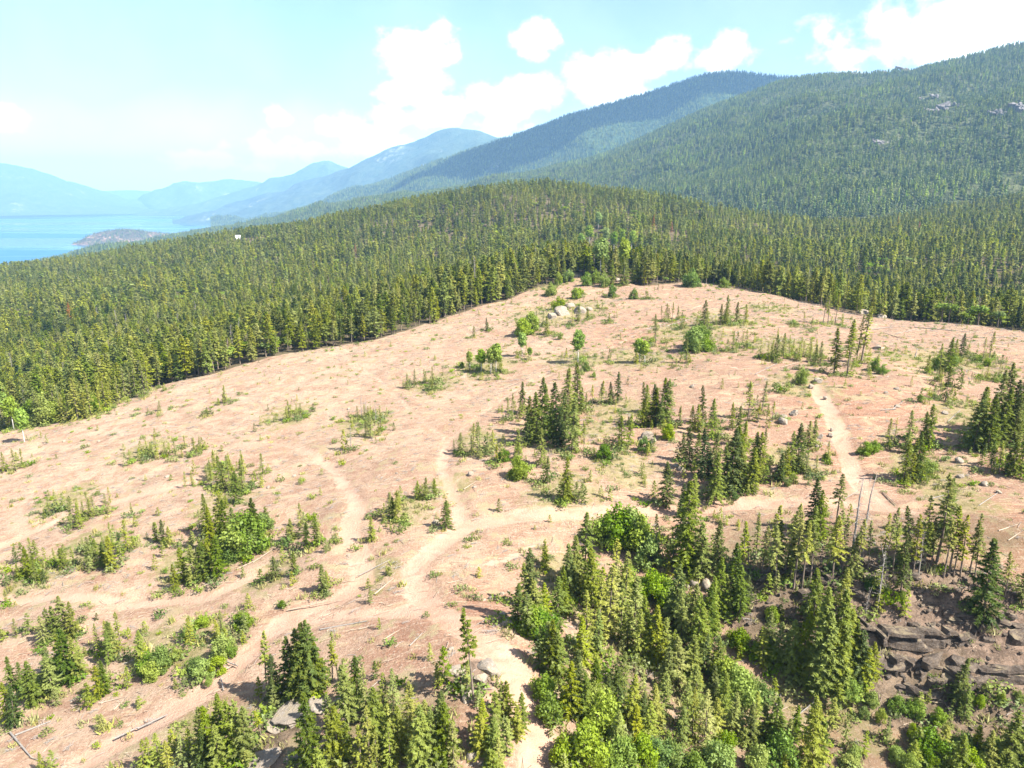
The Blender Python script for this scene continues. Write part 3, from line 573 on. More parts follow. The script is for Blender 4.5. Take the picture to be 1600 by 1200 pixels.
# ---------------------------------------------------------------- world
world = bpy.data.worlds.new("World")
scene.world = world
world.use_nodes = True
w = NT(world.node_tree)
wout = w.n('ShaderNodeOutputWorld')
bg = w.n('ShaderNodeBackground')
sky = w.n('ShaderNodeTexSky', sky_type='NISHITA', sun_disc=False)
sky.sun_elevation = R(SUN_EL); sky.sun_rotation = R(SUN_AZ)
sky.altitude = 600; sky.air_density = 1.0; sky.dust_density = 1.6; sky.ozone_density = 1.2
tc = w.n('ShaderNodeTexCoord')
sep = w.n('ShaderNodeSeparateXYZ'); w.link(tc.outputs['Generated'], sep.inputs[0])
az = w.math('ARCTAN2', sep.outputs[0], sep.outputs[1])
el = w.math('ARCSINE', sep.outputs[2])
field = None
for (a0, e0, ra, re) in SKY_CLOUDS:
    da = w.math('DIVIDE', w.math('SUBTRACT', az, a0), ra)
    de = w.math('DIVIDE', w.math('SUBTRACT', el, e0), re)
    r2 = w.math('SQRT', w.math('ADD', w.math('MULTIPLY', da, da), w.math('MULTIPLY', de, de)))
    v = w.math('SUBTRACT', 1.0, r2)
    field = v if field is None else w.math('MAXIMUM', field, v)
# the same kind of scattered cumulus all around the sky
dirn = tc.outputs['Generated']
wide = w.noise(w.mapping(dirn, (3.2, 3.2, 6.0)), 1.0, 2, 0.5)
behind = w.step(sep.outputs[1], 0.35, 0.05)
wide = w.math('MULTIPLY', w.math('SUBTRACT', w.math('MULTIPLY', w.math('SUBTRACT', wide, 0.52), 6.0), 0.25), behind)
field = w.math('MAXIMUM', field, w.math('SUBTRACT', wide, w.math('MULTIPLY', w.math('SUBTRACT', 1.0, behind), 3.0)))
nz = w.noise(w.mapping(dirn, (1, 1, 1.25)), 26.0, 5, 0.58)
nz2 = w.noise(dirn, 9.0, 3, 0.5)
edge = w.math('ADD', field, w.math('ADD', w.math('MULTIPLY', w.math('SUBTRACT', nz, 0.5), 2.3), w.math('MULTIPLY', w.math('SUBTRACT', nz2, 0.5), 1.3)))
cmask = w.step(edge, -0.12, 0.72)
veil = w.math('MULTIPLY', w.step(w.math('ADD', el, w.math('MULTIPLY', w.math('SUBTRACT', nz2, 0.5), 0.10)), 0.14, 0.03), 0.5)
cmask = w.math('MAXIMUM', w.math('MAXIMUM', cmask, veil), w.math('MULTIPLY', w.step(nz2, 0.3, 0.7), 0.06))
cmask = w.math('MULTIPLY', cmask, w.step(sep.outputs[2], -0.02, 0.0))
col = w.mix(cmask, sky.outputs[0], (9.5, 9.6, 9.8))
w.link(col, bg.inputs[0])
bg.inputs[1].default_value = SKY_STRENGTH
w.link(bg.outputs[0], wout.inputs[0])

# ---------------------------------------------------------------- materials
def needle_material(name, dark, light, trans=0.40, var=0.5, nscale=0.9):
    m, t, out = material(name)
    info = t.n('ShaderNodeObjectInfo')
    geo = t.n('ShaderNodeNewGeometry')
    n1 = t.noise(geo.outputs['Position'], nscale, 3, 0.6)
    n0 = t.noise(geo.outputs['Position'], 0.016, 2, 0.5)
    f = t.math('ADD', t.math('MULTIPLY', info.outputs['Random'], var), t.math('MULTIPLY', n1, 1.0 - var * 0.6))
    f = t.math('ADD', f, t.math('MULTIPLY', t.math('SUBTRACT', n0, 0.5), 0.9))
    f = t.step(f, 0.18, 0.95)
    col = t.mix(f, dark, light)
    hs = t.n('ShaderNodeHueSaturation')
    r2 = t.math('FRACT', t.math('MULTIPLY', info.outputs['Random'], 37.7))
    t.put(hs.inputs['Hue'], t.math('ADD', 0.485, t.math('MULTIPLY', r2, 0.03)))
    t.put(hs.inputs['Saturation'], t.math('ADD', 0.85, t.math('MULTIPLY', t.math('FRACT', t.math('MULTIPLY', info.outputs['Random'], 91.3)), 0.3)))
    t.put(hs.inputs['Color'], col)
    d = t.n('ShaderNodeBsdfDiffuse'); t.link(hs.outputs[0], d.inputs[0])
    tr = t.n('ShaderNodeBsdfTranslucent'); t.link(hs.outputs[0], tr.inputs[0])
    g = t.n('ShaderNodeBsdfGlossy'); g.inputs['Roughness'].default_value = 0.55
    g.inputs[0].default_value = (1, 1, 1, 1)
    mx = t.n('ShaderNodeMixShader'); mx.inputs[0].default_value = trans
    t.link(d.outputs[0], mx.inputs[1]); t.link(tr.outputs[0], mx.inputs[2])
    mx2 = t.n('ShaderNodeMixShader'); mx2.inputs[0].default_value = 0.01
    t.link(mx.outputs[0], mx2.inputs[1]); t.link(g.outputs[0], mx2.inputs[2])
    t.link(mx2.outputs[0], out.inputs[0])
    return m

def bark_material(name, c1, c2, scale=(6, 6, 1.2)):
    m, t, out = material(name)
    tcn = t.n('ShaderNodeTexCoord')
    n1 = t.noise(t.mapping(tcn.outputs['Object'], scale), 2.0, 4, 0.65)
    col = t.mix(t.step(n1, 0.35, 0.65), c1, c2)
    p = t.n('ShaderNodeBsdfPrincipled')
    t.link(col, p.inputs['Base Color']); p.inputs['Roughness'].default_value = 0.9
    p.inputs['Specular IOR Level'].default_value = 0.1
    t.link(p.outputs[0], out.inputs[0])
    return m

M = {}
M['spruce'] = needle_material('spruce_needles', (0.042, 0.068, 0.012), (0.208, 0.244, 0.032))
M['young'] = needle_material('young_spruce_needles', (0.100, 0.132, 0.020), (0.262, 0.284, 0.044), 0.42)
M['pine'] = needle_material('pine_needles', (0.100, 0.122, 0.022), (0.292, 0.300, 0.052))
M['larch'] = needle_material('larch_needles', (0.150, 0.178, 0.034), (0.295, 0.308, 0.064), 0.42)
M['leaf'] = needle_material('fresh_leaves', (0.090, 0.155, 0.018), (0.250, 0.315, 0.040), 0.44, nscale=2.6)
M['aspen'] = needle_material('aspen_leaves', (0.160, 0.235, 0.034), (0.260, 0.335, 0.056), 0.42)
M['red'] = needle_material('red_needles', (0.30, 0.115, 0.035), (0.40, 0.19, 0.06), 0.3)
M['forest_far'] = needle_material('far_needles', (0.026, 0.050, 0.014), (0.120, 0.160, 0.032), 0.32, 0.75)
M['slope_tree'] = needle_material('slope_needles', (0.028, 0.056, 0.016), (0.150, 0.185, 0.036), 0.32, 0.75)
M['bark'] = bark_material('grey_brown_bark', (0.10, 0.075, 0.055), (0.20, 0.16, 0.125))
M['dead'] = bark_material('weathered_grey_wood', (0.13, 0.115, 0.10), (0.26, 0.235, 0.21))
M['white_bark'] = bark_material('white_birch_bark', (0.62, 0.60, 0.55), (0.30, 0.28, 0.25), (3, 3, 9))
M['log'] = bark_material('peeled_log_wood', (0.17, 0.125, 0.09), (0.33, 0.26, 0.195), (3, 3, 1))
M['grass'] = needle_material('dry_grass', (0.20, 0.20, 0.060), (0.36, 0.33, 0.13), 0.3)
M['herb'] = needle_material('green_undergrowth', (0.090, 0.125, 0.030), (0.20, 0.23, 0.065), 0.35)

def rock_material(name, c1, c2, c3):
    m, t, out = material(name)
    geo = t.n('ShaderNodeNewGeometry'); info = t.n('ShaderNodeObjectInfo')
    pos = geo.outputs['Position']
    n1 = t.noise(t.mapping(pos, (0.6, 0.6, 2.2)), 0.8, 5, 0.65)
    n2 = t.noise(pos, 4.0, 5, 0.7)
    col = t.mix(t.step(n1, 0.35, 0.65), c1, c2)
    col = t.mix(t.math('MULTIPLY', t.step(n2, 0.5, 0.72), 0.7), col, c3)
    sepn = t.n('ShaderNodeSeparateXYZ'); t.link(geo.outputs['Normal'], sepn.inputs[0])
    moss = t.math('MULTIPLY', t.step(sepn.outputs[2], 0.55, 0.95), t.step(n1, 0.5, 0.62))
    col = t.mix(t.math('MULTIPLY', moss, 0.55), col, (0.21, 0.17, 0.10))
    p = t.n('ShaderNodeBsdfPrincipled'); t.link(col, p.inputs['Base Color'])
    p.inputs['Roughness'].default_value = 0.92; p.inputs['Specular IOR Level'].default_value = 0.15
    b = t.n('ShaderNodeBump'); b.inputs['Strength'].default_value = 0.7; b.inputs['Distance'].default_value = 0.25
    t.link(t.math('ADD', n2, n1), b.inputs['Height']); t.link(b.outputs[0], p.inputs['Normal'])
    t.link(p.outputs[0], out.inputs[0])
    return m
M['rock'] = rock_material('grey_brown_rock', (0.050, 0.038, 0.029), (0.105, 0.080, 0.060), (0.140, 0.124, 0.108))
M['pale_rock'] = rock_material('pale_lichened_rock', (0.17, 0.14, 0.11), (0.25, 0.205, 0.155), (0.27, 0.255, 0.235))
M['crag'] = rock_material('far_crag_rock', (0.09, 0.082, 0.077), (0.17, 0.155, 0.145), (0.22, 0.21, 0.205))

def ground_material():
    m, t, out = material('slash_covered_soil')
    geo = t.n('ShaderNodeNewGeometry'); pos = geo.outputs['Position']
    at = t.n('ShaderNodeAttribute', attribute_name='cover')
    at2 = t.n('ShaderNodeAttribute', attribute_name='cover2')
    s1 = t.n('ShaderNodeSeparateColor'); t.link(at.outputs['Color'], s1.inputs[0])
    s2 = t.n('ShaderNodeSeparateColor'); t.link(at2.outputs['Color'], s2.inputs[0])
    road, green, wood = s1.outputs[0], s1.outputs[1], s1.outputs[2]
    red, rocky = s2.outputs[0], s2.outputs[1]
    big = t.noise(pos, 0.035, 4, 0.6)
    mid = t.noise(pos, 0.22, 5, 0.62, 0.6)
    streak = t.noise(t.mapping(pos, (0.28, 2.4, 1.0), (0, 0, R(-38))), 1.0, 5, 0.7, 0.8)
    streak2 = t.noise(t.mapping(pos, (3.4, 0.5, 1.0), (0, 0, R(-62))), 1.0, 4, 0.7, 0.6)
    fine = t.noise(pos, 3.2, 6, 0.72)
    soil = t.mix(t.step(big, 0.36, 0.64), (0.228, 0.138, 0.090), (0.265, 0.178, 0.122))
    sx = t.n('ShaderNodeSeparateXYZ'); t.link(pos, sx.inputs[0])
    soil = t.mix(t.math('MULTIPLY', t.step(t.math('ADD', sx.outputs[0], t.math('MULTIPLY', big, 50.0)), 60.0, -70.0), 0.5), soil, (0.315, 0.231, 0.163))  # paler towards the lake side: lens veil painted into the soil colour
    soil = t.mix(t.math('MULTIPLY', t.step(t.math('ADD', sx.outputs[0], t.math('MULTIPLY', t.math('SUBTRACT', mid, 0.5), 60.0)), 2.0, 62.0), 0.92), soil, (0.200, 0.116, 0.076))
    soil = t.mix(t.step(mid, 0.40, 0.66), soil, (0.197, 0.112, 0.073))
    soil = t.mix(t.math('MULTIPLY', red, 0.75), soil, (0.197, 0.096, 0.059))
    soil = t.mix(t.math('MULTIPLY', t.step(streak, 0.50, 0.66), 0.75), soil, (0.307, 0.234, 0.162))      # strewn chips and needles
    soil = t.mix(t.math('MULTIPLY', t.step(streak2, 0.54, 0.66), 0.6), soil, (0.143, 0.096, 0.063))    # bark and rotten wood
    soil = t.mix(t.math('MULTIPLY', t.step(fine, 0.53, 0.66), 0.75), soil, (0.329, 0.259, 0.195))
    soil = t.mix(t.math('MULTIPLY', t.step(fine, 0.46, 0.34), 0.75), soil, (0.117, 0.073, 0.048))
    g2 = t.noise(pos, 0.7, 5, 0.68)
    pa = t.noise(t.mapping(pos, (0.095, 0.230, 0.170), (0, 0, R(-40))), 1.0, 5, 0.68, 1.0)
    pb = t.noise(t.mapping(pos, (0.323, 0.115, 0.170), (0, 0, R(25))), 1.0, 5, 0.70, 1.2)
    soil = t.mix(t.math('MULTIPLY', t.step(pa, 0.53, 0.64), 0.55), soil, (0.328, 0.243, 0.149))
    soil = t.mix(t.math('MULTIPLY', t.step(pb, 0.53, 0.64), 0.65), soil, (0.214, 0.119, 0.078))
    soil = t.mix(t.math('MULTIPLY', t.step(t.math('SUBTRACT', pa, pb), -0.06, -0.18), 0.62), soil, (0.242, 0.208, 0.115))
    grassc = t.mix(t.step(g2, 0.38, 0.62), (0.212, 0.176, 0.090), (0.133, 0.127, 0.044))
    grassc = t.mix(t.math('MULTIPLY', t.step(fine, 0.52, 0.66), 0.5), grassc, (0.244, 0.198, 0.122))
    gm = t.step(t.math('ADD', t.math('MULTIPLY', green, 0.6), t.math('SUBTRACT', t.math('ADD', t.math('MULTIPLY', g2, 1.1), t.math('MULTIPLY', mid, 1.1)), 1.1)), 0.26, 0.60)
    soil = t.mix(t.math('MULTIPLY', gm, 0.72), soil, grassc)
    tread = t.mix(t.step(mid, 0.35, 0.65), (0.325, 0.198, 0.136), (0.40, 0.270, 0.196))
    tread = t.mix(t.math('MULTIPLY', t.step(fine, 0.54, 0.66), 0.4), tread, (0.233, 0.150, 0.102))
    rm = t.step(t.math('ADD', road, t.math('MULTIPLY', t.math('SUBTRACT', t.math('ADD', mid, t.math('MULTIPLY', g2, 0.6)), 0.8), 1.5)), 0.30, 0.85)
    soil = t.mix(t.math('MULTIPLY', rm, 0.68), soil, tread)
    soil = t.mix(t.math('MULTIPLY', t.step(t.math('ADD', s2.outputs[2], t.math('MULTIPLY', t.math('SUBTRACT', g2, 0.5), 1.2)), 0.4, 0.9), 0.45), soil, (0.223, 0.128, 0.085))
    rk = t.mix(t.step(g2, 0.4, 0.6), (0.070, 0.050, 0.037), (0.165, 0.115, 0.083))
    rk = t.mix(t.math('MULTIPLY', t.step(fine, 0.56, 0.68), 0.55), rk, (0.271, 0.208, 0.157))
    rk = t.mix(t.math('MULTIPLY', t.step(streak, 0.56, 0.64), 0.8), rk, (0.055, 0.036, 0.026))
    soil = t.mix(t.math('MULTIPLY', t.step(t.math('ADD', rocky, t.math('MULTIPLY', t.math('SUBTRACT', g2, 0.5), 0.8)), 0.3, 0.6), 0.9), soil, rk)
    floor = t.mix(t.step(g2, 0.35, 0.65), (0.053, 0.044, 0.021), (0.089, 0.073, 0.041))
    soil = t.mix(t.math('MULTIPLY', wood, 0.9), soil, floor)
    p = t.n('ShaderNodeBsdfPrincipled'); t.link(soil, p.inputs['Base Color'])
    p.inputs['Roughness'].default_value = 0.95; p.inputs['Specular IOR Level'].default_value = 0.1
    b = t.n('ShaderNodeBump'); b.inputs['Strength'].default_value = 0.75; b.inputs['Distance'].default_value = 0.30
    t.link(t.math('ADD', t.math('ADD', fine, t.math('MULTIPLY', streak, 0.35)), t.math('MULTIPLY', g2, 0.6)), b.inputs['Height'])
    t.link(b.outputs[0], p.inputs['Normal'])
    t.link(p.outputs[0], out.inputs[0])
    return m
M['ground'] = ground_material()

def mountain_material(name, wood1, wood2, bare, bare_lo=0.60, scale=0.004):
    m, t, out = material(name)
    geo = t.n('ShaderNodeNewGeometry'); pos = geo.outputs['Position']
    n1 = t.noise(pos, scale, 5, 0.65); n2 = t.noise(pos, scale * 9, 5, 0.75); n3 = t.noise(pos, 0.06, 3, 0.7)
    col = t.mix(t.step(n2, 0.35, 0.65), wood1, wood2)
    col = t.mix(t.math('MULTIPLY', t.step(n3, 0.45, 0.6), 0.4), col, (wood1[0] * 0.5, wood1[1] * 0.5, wood1[2] * 0.5))
    bm_ = t.math('MULTIPLY', t.step(n1, bare_lo, bare_lo + 0.1), t.step(n2, 0.42, 0.6))
    col = t.mix(bm_, col, bare)
    p = t.n('ShaderNodeBsdfPrincipled'); t.link(col, p.inputs['Base Color'])
    p.inputs['Roughness'].default_value = 1.0; p.inputs['Specular IOR Level'].default_value = 0.0
    b = t.n('ShaderNodeBump'); b.inputs['Strength'].default_value = 1.0; b.inputs['Distance'].default_value = 14.0
    t.link(t.math('ADD', n3, n2), b.inputs['Height']); t.link(b.outputs[0], p.inputs['Normal'])
    t.link(p.outputs[0], out.inputs[0])
    return m
M['slope'] = mountain_material('forest_floor_slope', (0.055, 0.070, 0.028), (0.085, 0.090, 0.045), (0.30, 0.26, 0.21), 0.64)
M['mountain'] = mountain_material('wooded_mountainside', (0.030, 0.055, 0.024), (0.060, 0.085, 0.038), (0.34, 0.31, 0.28), 0.66, 0.002)
M['far_mountain'] = mountain_material('far_mountainside', (0.035, 0.060, 0.035), (0.075, 0.095, 0.055), (0.26, 0.25, 0.235), 0.60, 0.0016)

def water_material():
    m, t, out = material('lake_water')
    geo = t.n('ShaderNodeNewGeometry'); pos = geo.outputs['Position']
    band = t.noise(t.mapping(pos, (0.00012, 0.0011, 1.0), (0, 0, R(6))), 1.0, 4, 0.55, 0.4)
    p = t.n('ShaderNodeBsdfPrincipled')
    t.put(p.inputs['Base Color'], (0.012, 0.085, 0.17))
    t.put(p.inputs['Roughness'], t.step(band, 0.44, 0.56, 0.42, 0.03))
    p.inputs['IOR'].default_value = 1.33
    b = t.n('ShaderNodeBump'); t.put(b.inputs['Strength'], t.step(band, 0.44, 0.56, 0.35, 0.0)); b.inputs['Distance'].default_value = 1.2
    t.link(t.noise(pos, 0.05, 3, 0.6), b.inputs['Height']); t.link(b.outputs[0], p.inputs['Normal'])
    t.link(p.outputs[0], out.inputs[0])
    return m
M['water'] = water_material()

def plain(name, c, rough=0.6):
    m, t, out = material(name)
    geo = t.n('ShaderNodeNewGeometry')
    n1 = t.noise(geo.outputs['Position'], 1.5, 4, 0.6)
    p = t.n('ShaderNodeBsdfPrincipled')
    t.link(t.mix(n1, c, tuple(v * 0.85 for v in c)), p.inputs['Base Color']); p.inputs['Roughness'].default_value = rough
    t.link(p.outputs[0], out.inputs[0])
    return m
M['white_paint'] = plain('white_paint', (0.8, 0.8, 0.78))
M['dark_glass'] = plain('dark_glass', (0.05, 0.06, 0.07), 0.2)
M['cloud'] = plain('cloud_white', (0.85, 0.86, 0.88), 1.0)

# ---------------------------------------------------------------- object helpers
def mesh_from(name, verts, faces, mats, mat_index=None, smooth=False):
    me = bpy.data.meshes.new(name)
    verts = np.asarray(verts, np.float32).reshape(-1, 3)
    if isinstance(faces, np.ndarray):
        nf, k = faces.shape
        me.vertices.add(len(verts)); me.vertices.foreach_set('co', verts.ravel())
        me.loops.add(nf * k); me.loops.foreach_set('vertex_index', faces.astype(np.int32).ravel())
        me.polygons.add(nf)
        me.polygons.foreach_set('loop_start', np.arange(nf, dtype=np.int32) * k)
        me.polygons.foreach_set('loop_total', np.full(nf, k, np.int32))
    else:
        me.from_pydata(verts.tolist(), [], faces)
    for mm in (mats if isinstance(mats, (list, tuple)) else [mats]):
        me.materials.append(mm)
    if mat_index is not None:
        me.polygons.foreach_set('material_index', np.asarray(mat_index, np.int32))
    me.polygons.foreach_set('use_smooth', np.full(len(me.polygons), smooth))
    me.update()
    me.validate()
    return me

def link(name, data, parent=None, loc=None):
    o = bpy.data.objects.new(name, data)
    scene.collection.objects.link(o)
    if parent:
        o.parent = parent
    if loc is not None:
        o.location = loc
    return o

def tag(o, label=None, cat=None, group=None, kind=None):
    if label: o['label'] = label
    if cat: o['category'] = cat
    if group: o['group'] = group
    if kind: o['kind'] = kind
    return o

ONES = ['', 'first', 'second', 'third', 'fourth', 'fifth', 'sixth', 'seventh', 'eighth', 'ninth', 'tenth', 'eleventh', 'twelfth', 'thirteenth',
        'fourteenth', 'fifteenth', 'sixteenth', 'seventeenth', 'eighteenth', 'nineteenth']
TENS = {2: 'twent', 3: 'thirt', 4: 'fort', 5: 'fift', 6: 'sixt', 7: 'sevent', 8: 'eight', 9: 'ninet', 10: 'one-hundred', 11: 'one-hundred-ten'}
def ordinal(n):
    if n < 20: return ONES[n]
    t = 'fort' if n // 10 == 4 else TENS[n // 10]
    return t + ('ieth' if n % 10 == 0 else 'y-' + ONES[n % 10])

# ---------------------------------------------------------------- ground sheet
def axis(lo, hi, fine_lo, fine_hi, step, grow):
    a = list(np.arange(fine_lo, fine_hi + step / 2, step))
    s = step
    while a[-1] < hi:
        s *= grow; a.append(a[-1] + s)
    s = step
    while a[0] > lo:
        s *= grow; a.insert(0, a[0] - s)
    return np.array(a)

EDGE_POLY = np.array(CLEARING_EDGE + [(420.0, 60.0), (300.0, -60.0), (-300.0, -60.0), (-330.0, 120.0)])
def inside(poly, x, y):
    c = np.zeros(x.shape, bool)
    j = len(poly) - 1
    for i in range(len(poly)):
        xi, yi = poly[i]; xj, yj = poly[j]
        hit = ((yi > y) != (yj > y)) & (x < (xj - xi) * (y - yi) / (yj - yi + 1e-9) + xi)
        c ^= hit
        j = i
    return c
def seg_dist(x, y, a, b):
    ax, ay = a; bx, by = b
    dx, dy = bx - ax, by - ay
    t = np.clip(((x - ax) * dx + (y - ay) * dy) / (dx * dx + dy * dy + 1e-9), 0, 1)
    return np.hypot(x - ax - t * dx, y - ay - t * dy)
def road_mask(x, y):
    m = np.zeros(x.shape)
    for wd, pl in ROADS:
        for a, b in zip(pl[:-1], pl[1:]):
            m = np.maximum(m, (1 - sstep(wd * 0.55, wd * 1.35, seg_dist(x, y, a, b))) * (0.55 if wd < 1 else 1.0))
    return m
def rut_mask(x, y):
    m = np.zeros(x.shape)
    for wd, pl in ROADS:
        h_ = 0.85 + 0.1 * wd
        for a, b in zip(pl[:-1], pl[1:]):
            m = np.maximum(m, 1 - sstep(0.15, 0.55, np.abs(seg_dist(x, y, a, b) - h_)))
    return m
def spots_mask(sp, x, y):
    m = np.zeros(x.shape)
    for cx, cy_, r in sp:
        m = np.maximum(m, 1 - sstep(0.3, 1.25, np.hypot(x - cx, (y - cy_) * 0.75) / r))
    return m

HOUSE = (-386.0, 1020.0)
_base_ground = ground_z
def ground_z(x, y):
    x = np.asarray(x, float); y = np.asarray(y, float)
    z = _base_ground(x, y)
    return z + 7.0 * np.exp(-((x - HOUSE[0]) ** 2 + (y - HOUSE[1]) ** 2) / (2 * 26.0 ** 2))
def gz(x, y):
    return float(ground_z(np.array([x]), np.array([y]))[0])

gx = axis(-14000, 14000, -190, 190, 0.95, 1.045)
gy = axis(-3000, 9000, 40, 330, 0.95, 1.04)
GX, GY = np.meshgrid(gx, gy)
GZ = ground_z(GX, GY)
rmask = road_mask(GX, GY)
rutm = rut_mask(GX, GY) * (0.6 + 0.4 * fbm(GX / 5, GY / 5, 2, 66))
GZ = GZ - 0.25 * rmask - 0.20 * rutm
nx, ny = len(gx), len(gy)
idx = np.arange(nx * ny).reshape(ny, nx)
quads = np.stack([idx[:-1, :-1], idx[:-1, 1:], idx[1:, 1:], idx[1:, :-1]], -1).reshape(-1, 4)
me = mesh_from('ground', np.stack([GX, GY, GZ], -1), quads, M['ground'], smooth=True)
ins = inside(EDGE_POLY, GX, GY).astype(float)
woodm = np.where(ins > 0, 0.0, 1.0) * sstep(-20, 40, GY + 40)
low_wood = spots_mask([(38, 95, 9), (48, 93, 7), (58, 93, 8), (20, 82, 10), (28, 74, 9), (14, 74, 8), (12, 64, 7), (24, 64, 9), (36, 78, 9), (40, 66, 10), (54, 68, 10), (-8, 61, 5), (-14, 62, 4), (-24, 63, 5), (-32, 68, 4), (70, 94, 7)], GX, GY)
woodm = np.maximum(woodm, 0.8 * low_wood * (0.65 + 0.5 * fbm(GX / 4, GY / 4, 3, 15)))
cov = np.stack([rmask, spots_mask(GREEN, GX, GY), woodm, np.ones_like(GX)], -1).astype(np.float32)
cov2 = np.stack([spots_mask(RED, GX, GY), spots_mask(ROCKY, GX, GY), rutm, np.ones_like(GX)], -1).astype(np.float32)
for nm, cc in (('cover', cov), ('cover2', cov2)):
    a = me.attributes.new(nm, 'FLOAT_COLOR', 'POINT'); a.data.foreach_set('color', cc.ravel())
tag(link('ground', me), 'reddish logged hillside with skid trails falling towards the lake', 'ground', kind='structure')

# lake and the wooded headland in it
lx = np.linspace(-16000, 9000, 40); ly = np.linspace(1700, 30000, 60)
LX, LY = np.meshgrid(lx, ly)
idx = np.arange(LX.size).reshape(LX.shape)
quads = np.stack([idx[:-1, :-1], idx[:-1, 1:], idx[1:, 1:], idx[1:, :-1]], -1).reshape(-1, 4)
tag(link('lake', mesh_from('lake', np.stack([LX, LY, np.full(LX.shape, -250.0)], -1), quads, M['water'])), 'long pale blue lake below the mountains', 'lake', kind='structure')

# ---------------------------------------------------------------- mountains
def resample(pts, n):
    p = np.array(pts, float)
    d = np.r_[0, np.cumsum(np.hypot(*(p[1:, :2] - p[:-1, :2]).T))]
    s = np.linspace(0, d[-1], n)
    # smooth the polyline a little so that the crest has no kinks
    out = np.stack([np.interp(s, d, p[:, k]) for k in range(3)], -1)
    for _ in range(3):
        out[1:-1] = 0.25 * out[:-2] + 0.5 * out[1:-1] + 0.25 * out[2:]
    return out
def mountain(name, mat, label, nu=140, nv=70, seed=1, rough=1.0, jag=0):
    crest, foot, back, amp = MOUNTAINS[name]
    # foot is resampled at the same stations as the crest
    pc = np.array(crest, float)
    d = np.r_[0, np.cumsum(np.hypot(*(pc[1:, :2] - pc[:-1, :2]).T))]
    s = np.linspace(0, d[-1], nu)
    C = np.stack([np.interp(s, d, pc[:, k]) for k in range(3)], -1)
    Fp = np.stack([np.interp(s, d, np.array(foot, float)[:, k]) for k in range(3)], -1)
    for A in (C, Fp):
        for _ in range(4):
            A[1:-1] = 0.25 * A[:-2] + 0.5 * A[1:-1] + 0.25 * A[2:]
    v = np.linspace(0, 1.35, nv)
    rows = []
    for vv in v:
        if vv <= 1:
            P = Fp + (C - Fp) * vv
            P[:, 2] = Fp[:, 2] + (C[:, 2] - Fp[:, 2]) * (vv ** 1.12)
        else:
            q = (vv - 1) / 0.35
            P = C.copy(); P[:, 1] += back * q; P[:, 2] += (-300 - C[:, 2]) * (q ** 1.5)
        rows.append(P)
    P = np.array(rows)
    wgt = np.minimum(1, np.clip(v, 0, 1) * 4) * np.clip(np.abs(1 - v) * 5, 0.06, 1)
    L = amp * 7.0
    nz = fbm(P[..., 0] / L + 3.1 * seed, P[..., 1] / L, 5, 40 + seed, 0.52)
    ridg = 1 - np.abs(fbm(P[..., 0] / (L * 1.6), P[..., 1] / (L * 1.6) + seed, 4, 60 + seed)) * 2
    P[..., 2] += (amp * nz + amp * 0.9 * ridg * rough) * wgt[:, None]
    if jag:
        cr = np.exp(-((v - 1) / 0.22) ** 2)[:, None]
        P[..., 2] += jag * cr * (1.2 - 2.4 * np.abs(fbm(P[..., 0] / (jag * 22), P[..., 1] / (jag * 40), 4, 80 + seed)))
        P[..., 2] += jag * 0.5 * np.clip(v, 0, 1)[:, None] * fbm(P[..., 0] / (jag * 6), P[..., 1] / (jag * 6), 4, 90 + seed)
    idx = np.arange(nu * nv).reshape(nv, nu)
    quads = np.stack([idx[:-1, :-1], idx[1:, :-1], idx[1:, 1:], idx[:-1, 1:]], -1).reshape(-1, 4)
    me = mesh_from(name, P, quads, mat, smooth=True)
    tag(link(name, me), label, 'mountain', kind='structure')
    return P
P_slope = mountain('wooded_slope', M['slope'], 'long forested mountain slope rising above the clearing', 200, 110, 1)
P_dark = mountain('shadowed_mountain', M['mountain'], 'broad wooded mountain lying in blue cloud shadow', 220, 120, 2)
mountain('pale_mountain', M['far_mountain'], 'pale blue pointed mountain behind the shadowed one', 260, 110, 3, 1.0, 34)
mountain('hazy_ridge', M['far_mountain'], 'hazy blue ridge with a small peak above the lake', 220, 80, 4, 1.0, 45)
mountain('faint_ridge', M['far_mountain'], 'faint ridge closing the head of the lake', 180, 60, 5, 1.0, 55)
mountain('distant_ridge', M['far_mountain'], 'farthest and faintest ridge beyond the lake', 160, 50, 6, 1.0, 60)
mountain('far_shore_mountain', M['far_mountain'], 'pale mountain falling to the opposite lake shore', 220, 80, 7, 1.0, 40)

def headland():
    nu, nv = 90, 50
    u = np.linspace(-480, 640, nu); v = np.linspace(-300, 420, nv)
    U, V = np.meshgrid(u, v)
    h = 104 * np.exp(-((U + 120) / 210) ** 2 - (V / 190) ** 2) + 52 * np.exp(-((U - 150) / 200) ** 2 - ((V - 60) / 180) ** 2) + 14 * np.exp(-((U - 380) / 150) ** 2 - ((V - 120) / 160) ** 2) + 40 * np.exp(-((U + 300) / 120) ** 2 - (V / 120) ** 2)
    h = h * 0.92 + 9 * fbm(U / 90, V / 90, 4, 77) - 17
    X = -2640 + U * .86; Y = 5150 + V + U * 0.35; Z = -250 + h
    idx = np.arange(nu * nv).reshape(nv, nu)
    quads = np.stack([idx[:-1, :-1], idx[:-1, 1:], idx[1:, 1:], idx[1:, :-1]], -1).reshape(-1, 4)
    P = np.stack([X, Y, Z], -1)
    m = mountain_material('headland_ground', (0.05, 0.045, 0.025), (0.12, 0.085, 0.055), (0.34, 0.20, 0.14), 0.50, 0.006)
    tag(link('headland', mesh_from('headland', P, quads, m, smooth=True)), 'small wooded headland with bare cliffs in the lake', 'headland', kind='structure')
    return P
P_head = headland()

